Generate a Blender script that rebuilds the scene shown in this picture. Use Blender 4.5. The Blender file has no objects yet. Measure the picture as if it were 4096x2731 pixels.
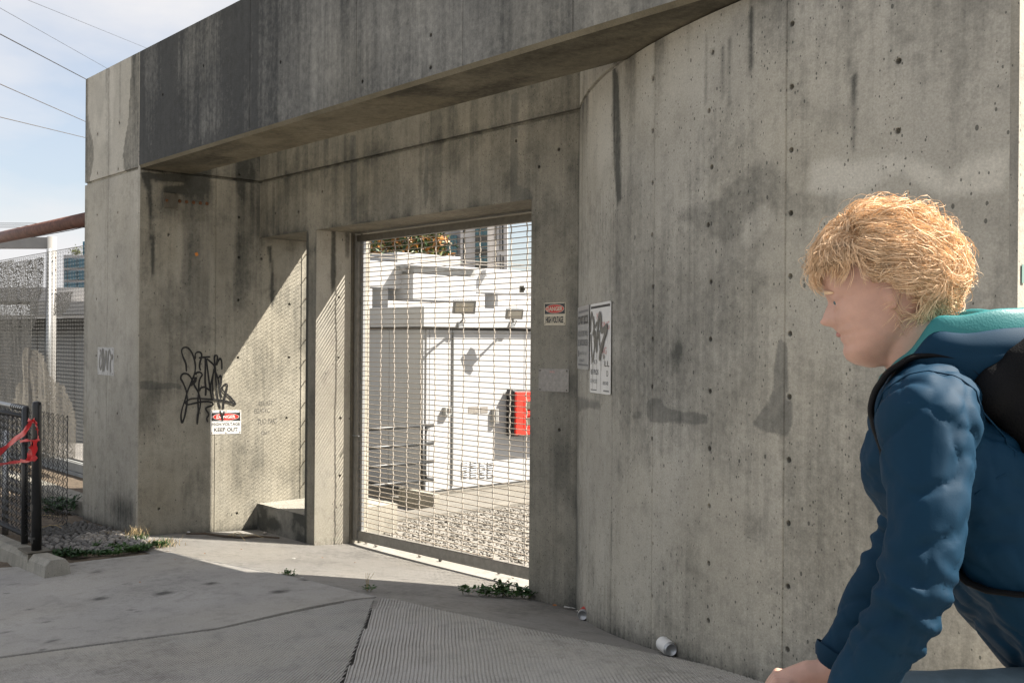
import bpy, bmesh, math, random
import numpy as np
from mathutils import Vector, Matrix, geometry, noise as mnoise
random.seed(7); rng = np.random.default_rng(7)
S = bpy.context.scene; COL = S.collection
R = math.radians
# ------------------------------------------------------------------ camera
EYE = 1.62
YAW, PIT, ROL, FPX = R(48.2653), R(-0.0413), R(0.4299), 4133.94
CAM = Vector((4.4049, -4.4658, EYE))
Fv = Vector((-math.sin(YAW)*math.cos(PIT), math.cos(YAW)*math.cos(PIT), math.sin(PIT)))
R0 = Vector((math.cos(YAW), math.sin(YAW), 0)); U0 = R0.cross(Fv)
Rv = R0*math.cos(ROL)+U0*math.sin(ROL); Uv = -R0*math.sin(ROL)+U0*math.cos(ROL)
cd = bpy.data.cameras.new('camera'); cam = bpy.data.objects.new('camera', cd); COL.objects.link(cam)
cd.sensor_width = 36; cd.sensor_fit = 'HORIZONTAL'; cd.lens = FPX/4096*36; cd.clip_start = .05; cd.clip_end = 3000
m = Matrix((Rv, Uv, -Fv)).transposed().to_4x4(); m.translation = CAM; cam.matrix_world = m
S.camera = cam
# ------------------------------------------------------------------ sky and sun
SUN = Vector((.836, 1.0, 1.419)).normalized()
ELEV = math.asin(SUN.z); AZ = math.atan2(SUN.x, SUN.y)
w = bpy.data.worlds.new('World'); S.world = w; w.use_nodes = True
nt = w.node_tree; nt.nodes.clear(); N = nt.nodes.new; L = nt.links.new
out = N('ShaderNodeOutputWorld'); bg = N('ShaderNodeBackground'); sky = N('ShaderNodeTexSky')
sky.sky_type = 'NISHITA'; sky.sun_disc = False; sky.sun_elevation = ELEV; sky.sun_rotation = AZ
sky.air_density = 1.0; sky.dust_density = 1.5; sky.ozone_density = 1.0
tc = N('ShaderNodeTexCoord'); mp = N('ShaderNodeMapping'); mp.inputs['Scale'].default_value = (1.0, 1.0, 2.6)
mp.inputs['Location'].default_value = (3.3, 1.7, 0.35)
n1 = N('ShaderNodeTexNoise'); n1.inputs['Scale'].default_value = 2.3; n1.inputs['Detail'].default_value = 8; n1.inputs['Roughness'].default_value = .52
cr = N('ShaderNodeValToRGB'); cr.color_ramp.elements[0].position = .40; cr.color_ramp.elements[1].position = .60
mix = N('ShaderNodeMixRGB'); mix.inputs[2].default_value = (5.1, 5.03, 5.1, 1)
mul = N('ShaderNodeMath'); mul.operation = 'MULTIPLY_ADD'; mul.inputs[1].default_value = .58; mul.inputs[2].default_value = .38
L(tc.outputs['Generated'], mp.inputs[0]); L(mp.outputs[0], n1.inputs['Vector']); L(n1.outputs['Fac'], cr.inputs[0])
L(cr.outputs[0], mul.inputs[0]); L(mul.outputs[0], mix.inputs[0]); L(sky.outputs[0], mix.inputs[1])
L(mix.outputs[0], bg.inputs[0]); bg.inputs[1].default_value = 0.0575; L(bg.outputs[0], out.inputs[0])
sd = bpy.data.lights.new('sun', 'SUN'); so = bpy.data.objects.new('sun', sd); COL.objects.link(so)
sd.energy = 5.0; sd.angle = R(.53); sd.color = (1, .93, .83)
so.rotation_euler = (-SUN).to_track_quat('-Z', 'Y').to_euler(); so.location = SUN*30
S.cycles.use_adaptive_sampling = True; S.cycles.adaptive_threshold = .025; S.cycles.max_bounces = 6; S.cycles.diffuse_bounces = 3; S.cycles.glossy_bounces = 2; S.cycles.transmission_bounces = 3; S.cycles.transparent_max_bounces = 10; S.cycles.caustics_reflective = False; S.cycles.caustics_refractive = False
S.view_settings.view_transform = 'Standard'; S.view_settings.look = 'None'
S.view_settings.exposure = 1.64; S.view_settings.gamma = 1; S.view_settings.use_curve_mapping = False
# ------------------------------------------------------------------ picking points of the place along sight lines
def ray(u, v): return Fv+Rv*((u-2048)/FPX)-Uv*((v-1365.5)/FPX)
def onx(u, v, x): d = ray(u, v); return CAM+d*((x-CAM.x)/d.x)
def ony(u, v, y): d = ray(u, v); return CAM+d*((y-CAM.y)/d.y)
def onz(u, v, z): d = ray(u, v); return CAM+d*((z-CAM.z)/d.z)
def at(u, v, dep): return CAM+ray(u, v)*dep
def sp(t): return math.log1p(math.exp(max(-40, min(40, t))))
def gz(x, y):
    k = 9.0
    yy = -1.15+sp((y+1.15)*k)/k; yy = .6-sp((.6-yy)*k)/k
    xx = 2.0-sp((2.0-x)*3)/3; xx = -5.6+sp((xx+5.6)*3)/3
    z = .002+.04*xx-.151*yy-.022*xx*yy+.009*yy*yy+.005*xx*xx
    if y < -1.0: z -= .045*sp((-1.35-y)*5)/5
    return z
def ong(u, v):
    d = ray(u, v); t = 3.0
    for _ in range(60):
        p = CAM+d*t; t += (gz(p.x, p.y)-p.z)/d.z*.6
    return CAM+d*t
CX, CY, CR = 2.81, 3.12, 4.2                     # the curved wall is an arc of this circle
def onarc(u, v):
    d = ray(u, v); ox, oy = CAM.x-CX, CAM.y-CY
    a = d.x**2+d.y**2; b = 2*(ox*d.x+oy*d.y); c = ox*ox+oy*oy-CR*CR
    q = b*b-4*a*c
    if q <= 0: return ony(u, v, CY-CR)
    p = CAM+d*((-b-math.sqrt(q))/(2*a))
    return p if p.x < CX else ony(u, v, CY-CR)
# ------------------------------------------------------------------ numpy noise for wear masks
_perm = rng.permutation(4096)
def _h(ix, iy, s):
    return (_perm[(_perm[(ix+s*131) & 4095]+iy) & 4095])/4095.0
def vnoise(x, y, s=0):
    x = np.asarray(x, float); y = np.asarray(y, float)
    ix = np.floor(x).astype(int); iy = np.floor(y).astype(int); fx = x-ix; fy = y-iy
    fx = fx*fx*(3-2*fx); fy = fy*fy*(3-2*fy)
    a = _h(ix, iy, s); b = _h(ix+1, iy, s); c = _h(ix, iy+1, s); d = _h(ix+1, iy+1, s)
    return a+(b-a)*fx+(c-a)*fy+(a-b-c+d)*fx*fy
def fbm(x, y, s=0, o=4):
    t = 0; amp = .5; tot = 0
    for i in range(o):
        t = t+amp*vnoise(x*2**i, y*2**i, s+i); tot += amp; amp *= .5
    return t/tot
def sstep(a, b, x): t = np.clip((np.asarray(x, float)-a)/(b-a), 0, 1); return t*t*(3-2*t)
def inpoly(px, py, poly):
    c = np.zeros(np.shape(px), bool); n = len(poly)
    for i in range(n):
        x1, y1 = poly[i]; x2, y2 = poly[i-1]
        if y1 == y2: continue
        c ^= ((y1 > py) != (y2 > py)) & (px < (x2-x1)*(py-y1)/(y2-y1)+x1)
    return c
def soft_poly(px, py, poly, w=.012):
    """1 inside, 0 outside, with an edge as wide as w on either side"""
    d = np.full(np.shape(px), 9.0)
    for i in range(len(poly)):
        x1, y1 = poly[i]; x2, y2 = poly[i-1]; ex, ey = x2-x1, y2-y1; l = ex*ex+ey*ey+1e-12
        t = np.clip(((px-x1)*ex+(py-y1)*ey)/l, 0, 1); d = np.minimum(d, np.hypot(px-x1-t*ex, py-y1-t*ey))
    return np.clip(.5+np.where(inpoly(px, py, poly), d, -d)/(2*w), 0, 1)
# ------------------------------------------------------------------ materials
MATS = {}
def newmat(name):
    mt = bpy.data.materials.new(name); mt.use_nodes = True; MATS[name] = mt
    return mt, mt.node_tree, mt.node_tree.nodes['Principled BSDF']
def plain(name, col, rough=.5, metal=0, spec=.5, var=.0, vscale=20, bump=0, bscale=60, rnd=0, coat=0):
    mt, t, b = newmat(name); N = t.nodes.new; L = t.links.new
    b.inputs['Roughness'].default_value = rough; b.inputs['Metallic'].default_value = metal
    b.inputs['Specular IOR Level'].default_value = spec; b.inputs['Coat Weight'].default_value = coat
    b.inputs['Base Color'].default_value = (*col, 1)
    tcn = N('ShaderNodeTexCoord')
    src = None
    if var:
        n = N('ShaderNodeTexNoise'); n.inputs['Scale'].default_value = vscale; n.inputs['Detail'].default_value = 6; n.inputs['Roughness'].default_value = .65
        L(tcn.outputs['Object'], n.inputs['Vector'])
        r = N('ShaderNodeValToRGB'); r.color_ramp.elements[0].position = .3; r.color_ramp.elements[1].position = .7
        r.color_ramp.elements[0].color = (*[c*(1-var) for c in col], 1); r.color_ramp.elements[1].color = (*[min(1, c*(1+var)) for c in col], 1)
        L(n.outputs['Fac'], r.inputs[0]); src = r.outputs[0]
    if rnd:
        oi = N('ShaderNodeObjectInfo'); hs = N('ShaderNodeHueSaturation'); mr = N('ShaderNodeMapRange')
        mr.inputs['To Min'].default_value = 1-rnd; mr.inputs['To Max'].default_value = 1+rnd
        L(oi.outputs['Random'], mr.inputs['Value']); L(mr.outputs[0], hs.inputs['Value'])
        if src: L(src, hs.inputs['Color'])
        else: hs.inputs['Color'].default_value = (*col, 1)
        src = hs.outputs[0]
    if src: L(src, b.inputs['Base Color'])
    if bump:
        n = N('ShaderNodeTexNoise'); n.inputs['Scale'].default_value = bscale; n.inputs['Detail'].default_value = 5
        L(tcn.outputs['Object'], n.inputs['Vector'])
        bp = N('ShaderNodeBump'); bp.inputs['Strength'].default_value = bump; bp.inputs['Distance'].default_value = .01
        L(n.outputs['Fac'], bp.inputs['Height']); L(bp.outputs[0], b.inputs['Normal'])
    return mt
def concrete(name, lo, hi, streak=.35, pores=1.0, grime=(.035, .037, .033), seed=0., patch=(.105, .105, .095)):
    """board-marked weathered concrete; vertex colour 'wear': R grime, G pale wash, B mortar patch"""
    mt, t, b = newmat(name); N = t.nodes.new; L = t.links.new
    def node(k, **kw):
        n = N(k)
        for a, v in kw.items(): n.inputs[a].default_value = v
        return n
    tcn = N('ShaderNodeTexCoord'); mp = N('ShaderNodeMapping'); mp.inputs['Location'].default_value = (seed, seed*.7, seed*.3)
    L(tcn.outputs['Object'], mp.inputs[0]); P = mp.outputs[0]
    def noise(sc, det=4, ro=.6, vec=None):
        det = min(det, 5)
        n = node('ShaderNodeTexNoise', Scale=sc, Detail=det, Roughness=ro); L(vec or P, n.inputs['Vector']); return n.outputs['Fac']
    def ramp(src, p0, p1, c0=(0, 0, 0), c1=(1, 1, 1)):
        r = N('ShaderNodeValToRGB'); e = r.color_ramp.elements
        e[0].position = p0; e[1].position = p1; e[0].color = (*c0, 1); e[1].color = (*c1, 1); L(src, r.inputs[0]); return r.outputs[0]
    def math_(op, a, c):
        n = N('ShaderNodeMath'); n.operation = op; n.use_clamp = True
        for i, q in enumerate((a, c)):
            if isinstance(q, (int, float)): n.inputs[i].default_value = q
            else: L(q, n.inputs[i])
        return n.outputs[0]
    def mixc(f, a, c, mode='MIX'):
        n = N('ShaderNodeMixRGB'); n.blend_type = mode
        for i, q in enumerate((f, a, c)):
            if isinstance(q, (int, float)): n.inputs[i].default_value = q
            elif isinstance(q, tuple): n.inputs[i].default_value = (*q, 1)
            else: L(q, n.inputs[i])
        return n.outputs[0]
    col = ramp(noise(1.3, 8, .62), .32, .68, lo, hi)
    warm = ramp(noise(.8, 4, .5), .42, .66)
    col = mixc(math_('MULTIPLY', warm, .32), col, (hi[0]*1.0, hi[1]*.95, hi[2]*.83))
    sm = N('ShaderNodeMapping'); sm.inputs['Scale'].default_value = (9, 9, .45); L(P, sm.inputs[0])
    st = ramp(noise(1.6, 7, .65, sm.outputs[0]), .46, .72)
    col = mixc(math_('MULTIPLY', st, streak), col, grime)
    mot = ramp(noise(7, 8, .7), .50, .75)
    col = mixc(math_('MULTIPLY', mot, .30), col, grime)
    fine = ramp(noise(130, 4, .7), .3, .7, (.80, .80, .80), (1.13, 1.13, 1.13))
    at_ = N('ShaderNodeAttribute'); at_.attribute_name = 'wear'
    sp_ = N('ShaderNodeSeparateColor'); L(at_.outputs['Color'], sp_.inputs[0])
    nz = noise(26, 6, .75); sv = noise(2.2, 6, .7, sm.outputs[0])
    brk = math_('ADD', math_('MULTIPLY', nz, .5), math_('MULTIPLY', sv, .5))
    g = math_('ADD', sp_.outputs[0], math_('SUBTRACT', brk, .5))
    def soft(attr, amp=.9):
        n = N('ShaderNodeMath'); n.operation = 'SUBTRACT'; L(brk, n.inputs[0]); n.inputs[1].default_value = .5
        k = N('ShaderNodeMath'); k.operation = 'MULTIPLY_ADD'; L(n.outputs[0], k.inputs[0]); k.inputs[1].default_value = amp; L(attr, k.inputs[2])
        return k.outputs[0]
    gm = ramp(soft(sp_.outputs[0], 1.9), .16, 1.0)
    col = mixc(ramp(soft(sp_.outputs[1], .8), .3, .8, (0, 0, 0), (.75, .75, .75)), col, tuple(min(1, c*1.22) for c in hi))
    pt = ramp(soft(sp_.outputs[2], .9), .32, .68)
    col = mixc(math_('MULTIPLY', pt, .56), col, ramp(noise(9, 5, .7), .3, .7, tuple(c*.75 for c in patch), tuple(c*1.35 for c in patch)))
    col = mixc(math_('MULTIPLY', gm, .86), col, ramp(noise(17, 5, .75), .3, .7, tuple(c*.8 for c in grime), tuple(c*1.7 for c in grime)))
    col = mixc(1.0, col, fine, 'MULTIPLY')
    # bug holes
    pm = noise(2.0, 4, .6)
    hs = None
    for sc, th, lo_, hi_ in ((70, .17, .42, .62), (27, .11, .46, .64)):
        pmap = N('ShaderNodeMapping'); pmap.inputs['Scale'].default_value = (1, 1, .62); L(P, pmap.inputs[0])
        vo = N('ShaderNodeTexVoronoi'); vo.inputs['Scale'].default_value = sc; L(pmap.outputs[0], vo.inputs['Vector'])
        sepc = N('ShaderNodeSeparateColor'); L(vo.outputs['Color'], sepc.inputs[0])
        thr = math_('MULTIPLY', sepc.outputs[0], th*2.0*pores)
        d = math_('LESS_THAN', vo.outputs['Distance'], thr)
        sel = math_('GREATER_THAN', math_('ADD', math_('MULTIPLY', sepc.outputs[1], .55), math_('MULTIPLY', pm, .75)), .77 if sc < 50 else .67)
        d = math_('MULTIPLY', d, sel); d = math_('MULTIPLY', d, math_('SUBTRACT', 1.0, pt))
        hs = d if hs is None else math_('MAXIMUM', hs, d)
    col = mixc(math_('MULTIPLY', hs, .72), col, (.045, .045, .04))
    L(col, b.inputs['Base Color']); b.inputs['Roughness'].default_value = .88; b.inputs['Specular IOR Level'].default_value = .25
    hgt = math_('SUBTRACT', math_('ADD', math_('MULTIPLY', noise(60, 6, .7), .35), math_('MULTIPLY', noise(6, 4, .6), .25)), math_('MULTIPLY', hs, .5))
    bp = N('ShaderNodeBump'); bp.inputs['Strength'].default_value = .55; bp.inputs['Distance'].default_value = .012
    L(hgt, bp.inputs['Height']); L(bp.outputs[0], b.inputs['Normal'])
    return mt
# ------------------------------------------------------------------ scene helpers
def link(o, parent=None):
    COL.objects.link(o)
    if parent is not None: o.parent = parent
    return o
def tag(o, label=None, cat=None, group=None, kind=None):
    if label: o['label'] = label
    if cat: o['category'] = cat
    if group: o['group'] = group
    if kind: o['kind'] = kind
    return o
def thing(name, label, cat, loc=(0, 0, 0), group=None):
    o = bpy.data.objects.new(name, None); o.empty_display_size = .1; COL.objects.link(o); o.location = loc
    return tag(o, label, cat, group)
def MT(m_): return MATS[m_] if isinstance(m_, str) else m_
class MB:
    def __init__(s): s.v = []; s.f = []
    def add(s, vs, fs):
        k = len(s.v); s.v += [tuple(q) for q in vs]; s.f += [tuple(i+k for i in q) for q in fs]; return s
    def box(s, a, b):
        x0, x1 = sorted((a[0], b[0])); y0, y1 = sorted((a[1], b[1])); z0, z1 = sorted((a[2], b[2]))
        return s.add([(x0, y0, z0), (x1, y0, z0), (x1, y1, z0), (x0, y1, z0), (x0, y0, z1), (x1, y0, z1), (x1, y1, z1), (x0, y1, z1)],
                     [(0, 3, 2, 1), (4, 5, 6, 7), (0, 1, 5, 4), (1, 2, 6, 5), (2, 3, 7, 6), (3, 0, 4, 7)])
    def obox(s, c, ax, ay, az):
        c = Vector(c); ax = Vector(ax); ay = Vector(ay); az = Vector(az)
        vs = [c+ax*i+ay*j+az*k for k in (-1, 1) for j in (-1, 1) for i in (-1, 1)]
        return s.add(vs, [(0, 2, 3, 1), (4, 5, 7, 6), (0, 1, 5, 4), (1, 3, 7, 5), (3, 2, 6, 7), (2, 0, 4, 6)])
    def tube(s, pts, r, n=8, cap=True):
        pts = [Vector(p) for p in pts]; m_ = len(pts); rs = r if isinstance(r, (list, tuple)) else [r]*m_
        prev = None; k = len(s.v)
        for i, p in enumerate(pts):
            d = (pts[min(i+1, m_-1)]-pts[max(i-1, 0)])
            d = d.normalized() if d.length > 1e-9 else Vector((0, 0, 1))
            if prev is None:
                a = d.orthogonal().normalized()
            else:
                a = prev-d*prev.dot(d); a = a.normalized() if a.length > 1e-6 else d.orthogonal().normalized()
            prev = a; b = d.cross(a)
            for j in range(n):
                t = 2*math.pi*j/n; s.v.append(tuple(p+(a*math.cos(t)+b*math.sin(t))*rs[i]))
        for i in range(m_-1):
            for j in range(n):
                s.f.append((k+i*n+j, k+i*n+(j+1) % n, k+(i+1)*n+(j+1) % n, k+(i+1)*n+j))
        if cap and n > 2:
            s.f.append(tuple(k+j for j in reversed(range(n)))); s.f.append(tuple(k+(m_-1)*n+j for j in range(n)))
        return s
    def ell(s, c, r, seg=12, rings=8, M=None, jit=0):
        c = Vector(c); k = len(s.v)
        for i in range(rings+1):
            ph = math.pi*i/rings
            for j in range(seg):
                t = 2*math.pi*j/seg
                p = Vector((math.sin(ph)*math.cos(t)*r[0], math.sin(ph)*math.sin(t)*r[1], math.cos(ph)*r[2]))
                if jit: p *= 1+jit*mnoise.noise(p*40+c*7)
                if M: p = M @ p
                s.v.append(tuple(c+p))
        for i in range(rings):
            for j in range(seg):
                s.f.append((k+i*seg+j, k+(i+1)*seg+j, k+(i+1)*seg+(j+1) % seg, k+i*seg+(j+1) % seg))
        return s
    def mesh(s, name, mat=None, smooth=False):
        me = bpy.data.meshes.new(name); me.from_pydata(s.v, [], s.f)
        if mat: me.materials.append(MT(mat))
        if smooth: me.polygons.foreach_set('use_smooth', [True]*len(me.polygons))
        me.update(); return me
    def build(s, name, mat, parent=None, smooth=False, bevel=0, loc=None):
        o = bpy.data.objects.new(name, s.mesh(name, mat, smooth))
        if loc is not None:
            l = Vector(loc); o.data.transform(Matrix.Translation(-l)); o.location = l
            if parent is not None: o.location = l-parent.location
        elif parent is not None and parent.type == 'EMPTY' and parent.location.length > 0:
            o.location = -parent.location
        link(o, parent)
        if bevel:
            b = o.modifiers.new('bevel', 'BEVEL'); b.width = bevel; b.segments = 2; b.limit_method = 'ANGLE'
        return o
def child(name, me, parent, loc=(0, 0, 0)):
    o = bpy.data.objects.new(name, me); link(o, parent); o.location = loc; return o
def lookalike(o, parent=None):
    c = o.copy(); COL.objects.link(c); c.parent = parent
    for ch in o.children: lookalike(ch, c)
    return c
def catmull(pts, n=6):
    P = [np.array(p, float) for p in pts]; P = [2*P[0]-P[1]]+P+[2*P[-1]-P[-2]]; o = []
    for i in range(1, len(P)-2):
        for k in range(n):
            t = k/n
            o.append(.5*(2*P[i]+(P[i+1]-P[i-1])*t+(2*P[i-1]-5*P[i]+4*P[i+1]-P[i+2])*t*t+(3*P[i]-P[i-1]-3*P[i+1]+P[i+2])*t**3))
    o.append(P[-2]); return o
def text_mesh(s, bold=0.0):
    cu = bpy.data.curves.new('lettering', 'FONT'); cu.body = s; cu.size = 1; cu.offset = bold; cu.resolution_u = 3
    o = bpy.data.objects.new('lettering', cu); COL.objects.link(o)
    dg = bpy.context.evaluated_depsgraph_get(); me = bpy.data.meshes.new_from_object(o.evaluated_get(dg))
    bpy.data.objects.remove(o); bpy.data.curves.remove(cu); return me
def lettering(s, mat, parent, o3, ux, uz, w_, h_, bold=.02, name='lettering'):
    """text fitted in the box w_ x h_ whose lower left corner is o3, lying on the plane ux, uz"""
    me = text_mesh(s, bold); co = np.array([v.co[:] for v in me.vertices])
    lo = co.min(0); hi = co.max(0); ux = np.array(ux); uz = np.array(uz); o3 = np.array(o3)
    for v, c in zip(me.vertices, co):
        p = o3+ux*((c[0]-lo[0])/(hi[0]-lo[0])*w_)+uz*((c[1]-lo[1])/(hi[1]-lo[1])*h_); v.co = p
    me.materials.clear(); me.materials.append(MT(mat)); me.name = name
    return child(name, me, parent)
def ribbon(mb, pts, wd, o3, ux, uz, nn, off=.002, n=6, drift=.00004):
    """a painted stroke: flat strip on a plane"""
    P = catmull(pts, n); ux = np.array(ux); uz = np.array(uz); nn = np.array(nn); o3 = np.array(o3)
    k = len(mb.v); m_ = len(P)
    for i, p in enumerate(P):
        d = P[min(i+1, m_-1)]-P[max(i-1, 0)]; d = d/(np.linalg.norm(d)+1e-9); q = np.array((-d[1], d[0]))
        ww = wd*(.75+.45*vnoise(i*.13, k*.17+2.3))*(.55 if i in (0, m_-1) else 1)
        for sg in (-1, 1):
            c = p+q*sg*ww*.5; mb.v.append(tuple(o3+ux*c[0]+uz*c[1]+nn*(off+drift*i)))
    for i in range(m_-1): mb.f.append((k+2*i, k+2*i+1, k+2*i+3, k+2*i+2))
    return mb
# ================================================================== materials
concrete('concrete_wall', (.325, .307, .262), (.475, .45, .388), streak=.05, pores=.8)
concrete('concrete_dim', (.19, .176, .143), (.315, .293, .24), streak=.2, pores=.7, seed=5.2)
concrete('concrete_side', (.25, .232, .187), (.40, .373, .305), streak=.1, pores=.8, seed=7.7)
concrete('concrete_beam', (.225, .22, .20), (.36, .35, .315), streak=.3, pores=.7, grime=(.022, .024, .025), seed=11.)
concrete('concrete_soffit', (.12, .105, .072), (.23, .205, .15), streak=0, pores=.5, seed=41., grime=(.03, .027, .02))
concrete('concrete_kerb', (.24, .23, .20), (.38, .36, .31), streak=.3, pores=.6, seed=17.)
concrete('slab_plain', (.32, .307, .283), (.41, .393, .363), streak=0, pores=.35, seed=3., grime=(.05, .048, .044))
concrete('slab_tined', (.40, .383, .352), (.48, .46, .425), streak=0, pores=.3, seed=8., grime=(.05, .048, .044))
concrete('apron', (.245, .234, .214), (.31, .297, .273), streak=0, pores=.25, seed=21., grime=(.05, .048, .044))
concrete('yard_slab', (.15, .142, .125), (.215, .203, .18), streak=0, pores=.2, seed=31.)
plain('soil', (.115, .088, .06), .95, var=.45, vscale=18, bump=.6, bscale=40)
plain('ground_far', (.19, .18, .167), .95, var=.25, vscale=.6, bump=.3)
plain('black_paint', (.009, .009, .009), .55)
plain('grey_paint', (.15, .143, .125), .5)
plain('sign_white', (.70, .69, .66), .35, var=.06, vscale=12)
plain('sign_cream', (.52, .46, .34), .45, var=.12, vscale=25)
plain('sign_black', (.02, .02, .022), .45, var=.3, vscale=30)
plain('sign_red', (.50, .03, .02), .4, var=.15, vscale=30)
plain('sign_faded_red', (.60, .30, .27), .5)
plain('sign_dirty', (.38, .378, .365), .4, var=.14, vscale=14)
plain('sign_grey_text', (.17, .175, .18), .5)
plain('plate_worn', (.27, .25, .225), .45, var=.22, vscale=40, metal=.25)
plain('screw', (.10, .09, .07), .45, metal=.8)
plain('brass', (.30, .22, .11), .4, metal=.8)
plain('steel_dull', (.15, .135, .105), .55, metal=.4, var=.2, vscale=30)
plain('gate_frame', (.26, .245, .215), .5, metal=.35, var=.22, vscale=18, bump=.15)
plain('gate_bar', (.55, .50, .43), .5, var=.15, vscale=30)
plain('gate_wire', (.34, .285, .215), .5, metal=.0, var=.3, vscale=35)
plain('chain_wire', (.27, .25, .22), .45, metal=.6, var=.3, vscale=60)
plain('rust', (.16, .07, .03), .8, var=.5, vscale=60)
plain('black_coat', (.012, .013, .014), .32, spec=.5, var=.2, vscale=40)
plain('galvanised', (.42, .43, .43), .4, metal=.75, var=.15, vscale=25)
plain('white_panel', (.40, .407, .415), .38, var=.03, vscale=3)
plain('white_steel', (.375, .374, .372), .45, var=.05, vscale=4)
plain('white_dirty_shade', (.30, .30, .288), .55, var=.2, vscale=7)
plain('rail_black', (.035, .036, .036), .42, var=.25, vscale=50)
plain('dark_gap_shade', (.03, .03, .03), .8)
plain('red_plastic', (.62, .035, .02), .35, var=.08, vscale=8)
plain('black_plastic', (.018, .018, .02), .45)
plain('lamp_grey', (.20, .205, .205), .4, metal=.3)
plain('lamp_glass', (.45, .43, .38), .12)
plain('gravel', (.215, .202, .18), .9, rnd=.38)
plain('gravel_mix', (.21, .197, .175), .9, var=.45, vscale=30)
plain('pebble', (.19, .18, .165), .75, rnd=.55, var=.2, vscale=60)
plain('pebble_pale_lit', (.30, .275, .24), .8, rnd=.3)
plain('leaf_green', (.055, .115, .028), .5, var=.45, vscale=25)
plain('leaf_dark', (.03, .075, .022), .45, var=.5, vscale=22)
plain('leaf_orange', (.30, .13, .025), .4, var=.5, vscale=4)
plain('leaf_olive', (.085, .10, .022), .35, var=.6, vscale=3)
plain('bark', (.09, .065, .045), .9, var=.3, vscale=30, bump=.5)
plain('straw', (.42, .32, .17), .85, var=.25, vscale=40)
plain('dry_leaf', (.28, .11, .035), .7, rnd=.5)
plain('paper', (.55, .54, .5), .8, rnd=.3)
plain('tape_red', (.60, .02, .025), .35, var=.15, vscale=30)
plain('orange_sticker', (.62, .22, .04), .5)
plain('green_sheet', (.02, .25, .16), .5)
plain('teal_mark', (.17, .27, .24), .8)
plain('pipe_rust', (.13, .06, .043), .55, var=.45, vscale=14, bump=.25, bscale=40)
plain('cable', (.02, .019, .018), .6)
plain('cable_brown', (.06, .045, .03), .6)
plain('post_white', (.26, .253, .238), .45, var=.08, vscale=10)
plain('bld_grey', (.36, .355, .36), .7, var=.04, vscale=.5)
plain('bld_light', (.55, .53, .51), .7, var=.03, vscale=.5)
plain('bld_dark', (.03, .034, .038), .3)
plain('glass_teal', (.045, .12, .135), .08, spec=.8, var=.3, vscale=.6)
plain('glass_blue', (.03, .115, .17), .12, spec=.6, var=.25, vscale=.4)
plain('glass_brown', (.085, .075, .055), .15, spec=.6, var=.4, vscale=.5)
plain('roof_white', (.42, .408, .388), .6)
plain('wall_bluegrey', (.20, .215, .225), .8, var=.1, vscale=3)
plain('fascia_dark', (.035, .036, .034), .7)
plain('barrier_grey', (.27, .278, .27), .85, var=.18, vscale=6)
# ================================================================== the gateway
ZJ, ZT, ZL = 1.40+EYE, 2.3574+EYE, .9021+EYE
XC, XP, XF1, XF2, XJ, YF, YB = -4.0067, -5.2507, -3.0365, -3.1921, -.4236, -1.0968, -.63
WT = .53
ARC0 = math.acos(-CX/CR)                # arc angle at the inner corner (x=0)
ARC1 = math.pi*1.5
def arc_th(p): return math.atan2(p[1]-CY, p[0]-CX) % (2*math.pi)
A0 = arc_th((0, CY-math.sqrt(CR**2-CX**2)))
LARC = (ARC1-A0)*CR; LTOT = LARC+(3.014-CX)
def arc_pos(u, v, d=0):
    if u <= LARC:
        t = A0+u/CR; r = CR-d; return Vector((CX+r*math.cos(t), CY+r*math.sin(t), v))
    return Vector((CX+(u-LARC), CY-CR+d, v))
def arc_u(p):
    if p.x >= CX: return LARC+p.x-CX
    return (arc_th(p)-A0)*CR
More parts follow.
